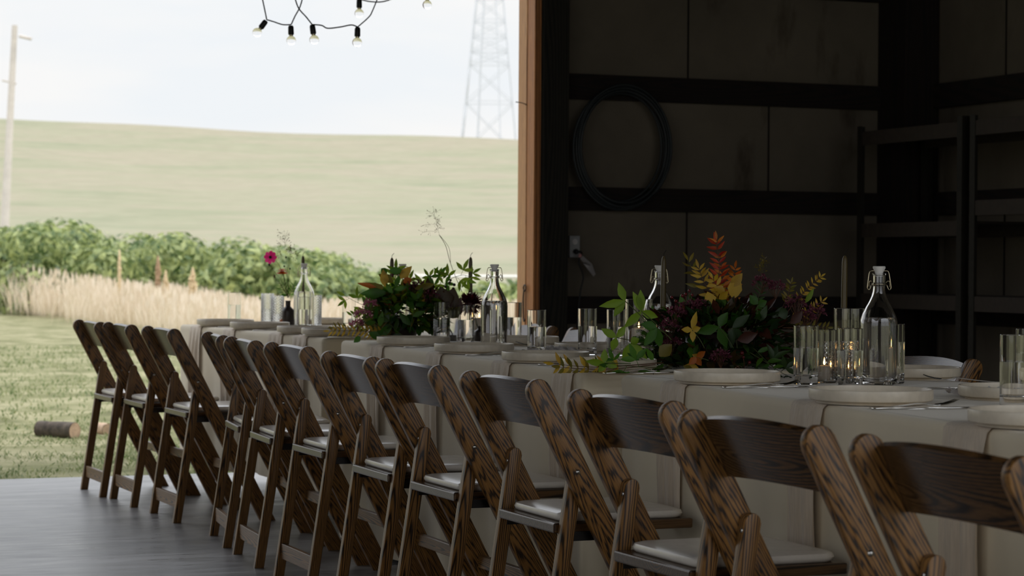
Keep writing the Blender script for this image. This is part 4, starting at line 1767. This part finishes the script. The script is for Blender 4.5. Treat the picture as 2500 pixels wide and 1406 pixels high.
A1.cluster(884, 768, 22, 'sedum', -.15, 90)
A1.cluster(872, 790, 16, 'sedum', -.15, 60)
A1.cluster(904, 742, 18, 'sedum', -.14, 60)
A1.cluster(1020, 700, 26, 'sedumd', -.07, 80)
A1.cluster(1048, 724, 24, 'sedumd', -.08, 70)
A1.cluster(970, 672, 14, 'sedumd', -.02, 40)
for a in ((1090, 755, 1075, 700, 50, 'brownleaf'), (1095, 760, 1108, 702, 44, 'brownleaf'), (1098, 770, 1126, 728, 42, 'maroon'), (1080, 760, 1062, 722, 34, 'brownleaf'), (1095, 775, 1122, 750, 30, 'olive')):
    A1.leaf1(*a[:5], a[5], -.05, 'rounded_leaf')
A1.berries([(1100, 684), (1098, 690), (1109, 695), (1088, 700), (1106, 704)], 'berryd', 3.4, -.03, (1092, 740))

# ---- large autumn arrangement between the middle and nearest table
A2 = Arr('floral_arrangement', (3.00, 5.83, TZ + .0006), 'large autumn arrangement with red, yellow and purple sprigs, by the taper candle')
A2.vessel(.11, .1)
A2.mass(900, ['dgreen', 'dgreen', 'green', 'maroon'], (1520, 735, 1985, 915, .19), .052, .022)
A2.mass(520, ['dgreen', 'dgreen', 'brownleaf'], (1500, 830, 1990, 930, .22), .05, .02)
A2.mass(160, ['maroon', 'brownleaf', 'maroon'], (1600, 720, 1960, 900, .15), .055, .03, 'autumn_foliage')
# tall flame coloured spire
A2.sprig([(1765, 790), (1752, 720), (1756, 650), (1748, 592)], 'red', .044, .013, 'pair', 8, -.02, 0, 'stemr', t0=.35, rad=.0018)
A2.sprig([(1768, 790), (1764, 720), (1762, 660), (1750, 585)], 'orange', .036, .012, 'pair', 9, .0, .0, 'stemr', t0=.3)
A2.sprig([(1765, 780), (1735, 720), (1715, 680), (1706, 655)], 'gold', .04, .012, 'pair', 7, -.03, -.02, 'stemr', t0=.2)
A2.sprig([(1770, 780), (1785, 720), (1792, 680), (1795, 655)], 'orange', .036, .012, 'pair', 7, -.01, .02, 'stemr', t0=.2)
A2.sprig([(1765, 770), (1760, 720), (1740, 680)], 'yellow', .036, .014, 'pair', 6, -.04, -.04, 'stemr', t0=.2)
A2.sprig([(1740, 760), (1708, 700), (1692, 660), (1680, 636)], 'olive', .042, .012, 'alt', 6, .02, .04, 'stem', t0=.3)
for a in ((1790, 730, 1800, 672, 36, 'yellow'), (1785, 700, 1812, 668, 26, 'gold'), (1738, 745, 1728, 712, 30, 'yellow'), (1760, 780, 1757, 745, 28, 'orange'), (1770, 715, 1745, 700, 24, 'gold'), (1755, 730, 1778, 712, 22, 'yellow')):
    A2.leaf1(*a[:5], a[5], -.06, 'rounded_leaf')
# purple sedum
for x, y, r_, w_ in ((1648, 768, 30, -.1), (1685, 752, 28, -.08), (1712, 748, 24, -.06), (1632, 800, 26, -.12), (1860, 688, 22, 0), (1895, 702, 22, .0), (1945, 742, 26, -.05), (1992, 762, 24, -.06), (1965, 775, 24, -.08), (1760, 872, 26, -.2), (1640, 838, 22, -.14)):
    A2.cluster(x, y, r_, 'sedumd', w_, 62)
A2.sprig([(1820, 790), (1850, 730), (1862, 690)], 'dgreen', .03, .009, 'pair', 6, 0, 0)
A2.panicle(1862, 645, 18, 20, 40, 0, 'olive', 'feathery_sprig', (1860, 690), .0035)
# right side olive sprigs
A2.sprig([(1900, 790), (1940, 740), (1975, 700), (2004, 676)], 'gold', .026, .008, 'pair', 9, -.03, 0, 'stemr', t0=.4)
A2.sprig([(1890, 790), (1920, 730), (1932, 690)], 'olive', .026, .008, 'pair', 7, -.02, 0, 'stemr', t0=.4)
A2.sprig([(1900, 800), (1960, 770), (2008, 735)], 'gold', .026, .008, 'pair', 8, -.06, -.05, 'stemr', t0=.3)
A2.sprig([(1910, 800), (1975, 800), (2020, 800)], 'olive', .03, .01, 'pair', 7, -.08, -.08, 'stemr', t0=.2)
A2.leaf1(1965, 740, 1988, 705, 14, 'lime', -.07)
# lime leaves at the left, in threes
def trio(hub, tips, wpx, mat, w, base):
    A2.stem([base, ((base[0] + hub[0]) / 2 + 3, (base[1] + hub[1]) / 2), hub], .0013, 'stem', w)
    for t in tips:
        A2.leaf1(hub[0], hub[1], t[0], t[1], wpx, mat, w, 'leaf', .06)


trio((1526, 735), ((1464, 748), (1510, 690), (1498, 772)), 21, 'lime', -.16, (1590, 800))
trio((1566, 760), ((1546, 712), (1524, 800), (1606, 775), (1564, 708)), 22, 'lime', -.15, (1620, 810))
trio((1505, 824), ((1468, 802), (1494, 856), (1528, 796)), 20, 'lime', -.17, (1580, 840))
trio((1604, 800), ((1572, 846), (1612, 850), (1565, 790)), 24, 'green', -.18, (1640, 830))
trio((1540, 838), ((1520, 882), (1580, 876), (1560, 826)), 22, 'lime', -.2, (1600, 850))
trio((1476, 886), ((1430, 882), (1476, 852), (1462, 908), (1508, 896)), 18, 'lime', -.47, (1540, 888))
A2.sprig([(1620, 885), (1520, 893), (1440, 896), (1352, 888)], 'gold', .044, .014, 'pair', 6, -.30, -.47, 'stemr', t0=.35)
A2.sprig([(1600, 890), (1500, 900), (1420, 900), (1368, 896)], 'olive', .042, .014, 'pair', 6, -.32, -.47, 'stemr', t0=.3)
A2.sprig([(1640, 900), (1560, 895), (1490, 892)], 'green', .05, .019, 'tri', 4, -.32, -.46, t0=.2)
A2.sprig([(1640, 895), (1580, 880), (1540, 890)], 'green', .055, .022, 'alt', 5, -.23, -.24)
# deep green trios in the middle
trio((1755, 798), ((1700, 812), (1774, 850), (1776, 762)), 26, 'green', -.2, (1790, 850))
trio((1788, 800), ((1830, 768), (1784, 850), (1812, 830)), 24, 'dgreen', -.19, (1800, 850))
trio((1690, 806), ((1664, 804), (1710, 800), (1692, 835), (1700, 760)), 16, 'yellow', -.21, (1720, 850))
trio((1850, 745), ((1830, 720), (1872, 735), (1860, 780)), 22, 'green', -.1, (1840, 800))
trio((1700, 872), ((1722, 858), (1682, 890), (1712, 893)), 18, 'orange', -.24, (1730, 880))
for a in ((1690, 900, 1668, 894, 12, 'olive'), (1705, 898, 1670, 893, 20, 'yellow'), (1715, 876, 1690, 866, 18, 'gold'), (1610, 870, 1640, 840, 34, 'olive'), (1880, 875, 1900, 845, 22, 'dgreen'), (1930, 790, 1960, 760, 26, 'maroon'), (1800, 830, 1850, 815, 30, 'maroon'), (1900, 770, 1925, 760, 30, 'dgreen')):
    A2.leaf1(*a[:5], a[5], -.22)
A2.sprig([(1830, 860), (1880, 890), (1905, 908), (1925, 918)], 'dgreen', .05, .018, 'tri', 4, -.25, -.62, t0=.2)
A2.sprig([(1840, 850), (1870, 880), (1890, 900)], 'green', .045, .016, 'alt', 5, -.24, -.5)
A2.berries([(1683, 710), (1690, 720), (1674, 718), (1640, 726), (1666, 722), (1630, 752), (1650, 735)], 'berry', 4, -.06, (1680, 770))
A2.berries([(1805, 908), (1816, 904), (1812, 914), (1800, 902), (1795, 912)], 'berryd', 4.5, -.72, (1800, 894))
A2.berries([(1815, 872), (1830, 885), (1812, 862)], 'berry', 4.5, -.2)
# white astrantia stars low at the left
for x, y, r_ in ((1520, 846, 18), (1545, 862, 16), (1500, 868, 15), (1560, 815, 15)):
    A2.pompom(x, y, r_, 'white', 44, -.14, 'astrantia_flower', .8, .18)
    A2.stem([(x, y), (x + 30, y + 18), (1600, 880)], .0009, 'stem', -.14)

# ---- bud vase with cosmos on the farthest table
def bud_vase(loc, lab, h=.125, r_=.028):
    e = Arr('bud_vase', loc, lab, 'vase')
    bm = bmesh.new()
    lathe(bm, [(0, 0), (r_ - .002, 0), (r_, .003), (r_, h * .6), (r_ * .92, h * .68), (r_ * .55, h * .76), (r_ * .42, h * .8), (r_ * .42, h * .95), (r_ * .5, h), (r_ * .36, h), (r_ * .3, h * .8), (0, h * .78)], 32)
    obj('vase_body', bm, 'vase', e.e, smooth=True)
    return e


h_ = WY(703, 760, 9.95)
V1 = bud_vase((h_.x, h_.y, TZ + .0006), 'brown bud vase with pink cosmos and rust flower on the farthest table')
V1.stem([(703, 727), (698, 690), (680, 645), (664, 630)], .0009)
V1.stem([(703, 727), (690, 690), (668, 660), (658, 646)], .0008)
V1.daisy(660, 628, 16, 'cosmos', 8, (-FW + Vector((-.1, 0, .1))), -.02, 'cosmos_flower', .6)
bm = bmesh.new(); sphere(bm, V1.at(657, 646), .006, 8); obj('flower_bud', bm, 'dgreen', V1.e, smooth=True)
V1.stem([(703, 727), (697, 700), (692, 668)], .0017, 'stem')
V1.daisy(689, 662, 15, 'marigold', 14, (Vector((0, 0, 1)) - FW * .15), -.01, 'marigold_flower', .6, False, 3, -.35)
V1.stem([(703, 727), (688, 700), (672, 676)], .001)
bm = bmesh.new(); sphere(bm, V1.at(670, 675), .005, 8, 1.6); obj('flower_bud', bm, 'dryhead', V1.e, smooth=True)
for x, y in ((698, 628), (694, 650), (708, 656)):
    V1.stem([(703, 727), (704, 690), (x, y)], .0006)
    bm = bmesh.new(); sphere(bm, V1.at(x, y), .0045, 8); obj('flower_bud', bm, 'dgreen', V1.e, smooth=True)
V1.panicle(690, 600, 26, 38, 84, .02, 'dryhead', 'grass_panicle', (697, 655), .0036)
V1.panicle(712, 618, 16, 18, 40, .02, 'dryhead', 'grass_panicle', (703, 660), .0034)
V1.stem([(703, 727), (703, 690), (697, 655)], .0007, 'dryhead', .02)
V1.sprig([(703, 727), (694, 708), (684, 690)], 'green', .045, .004, 'pair', 6, 0, 0)
V1.sprig([(703, 727), (712, 710), (718, 695)], 'green', .035, .006, 'pair', 4, 0, 0)
V1.leaf1(702, 722, 686, 718, 7, 'green')

# ---- bud vase with burgundy dahlia and tall grass
p = W(1172, 833, TZ)
V2 = bud_vase((p.x, p.y, TZ + .0006), 'dark bud vase with burgundy dahlia and tall airy grass by the middle bottle', .058, .024)
V2.stem([(1167, 800), (1160, 775), (1150, 750)], .0016)
V2.pompom(1147, 742, 36, 'dahlia', 230, .0, 'dahlia_flower', .75, .5)
V2.stem([(1166, 800), (1150, 760), (1118, 690), (1099, 640), (1088, 600), (1072, 573)], .0011, 'dryhead', .03, 'grass_stem')
V2.stem([(1100, 642), (1096, 605), (1074, 575)], .0008, 'dryhead', .03, 'grass_stem')
V2.panicle(1056, 543, 26, 34, 95, .03, 'dryhead', 'grass_panicle', (1073, 574), .0022)
# small orange flower lying by the far vase
h_ = WY(686, 760, 9.86)
V4 = Arr('marigold_flower', (h_.x, h_.y, TZ + .0006), 'tiny orange flower lying left of the far bud vase', 'flower')
V4.pompom(686, 784, 7, 'orange', 40, 0, 'petals', .9, .5)

# ------------------------------------------------------------------ render settings
S.view_settings.view_transform = 'Standard'
S.view_settings.look = 'None'
S.view_settings.exposure = 0
S.view_settings.gamma = 1
S.view_settings.use_curve_mapping = False
cy = S.cycles
cy.max_bounces = 14
cy.diffuse_bounces = 5
cy.glossy_bounces = 5
cy.transmission_bounces = 14
cy.transparent_max_bounces = 10
cy.sample_clamp_indirect = 6
cy.use_denoising = True
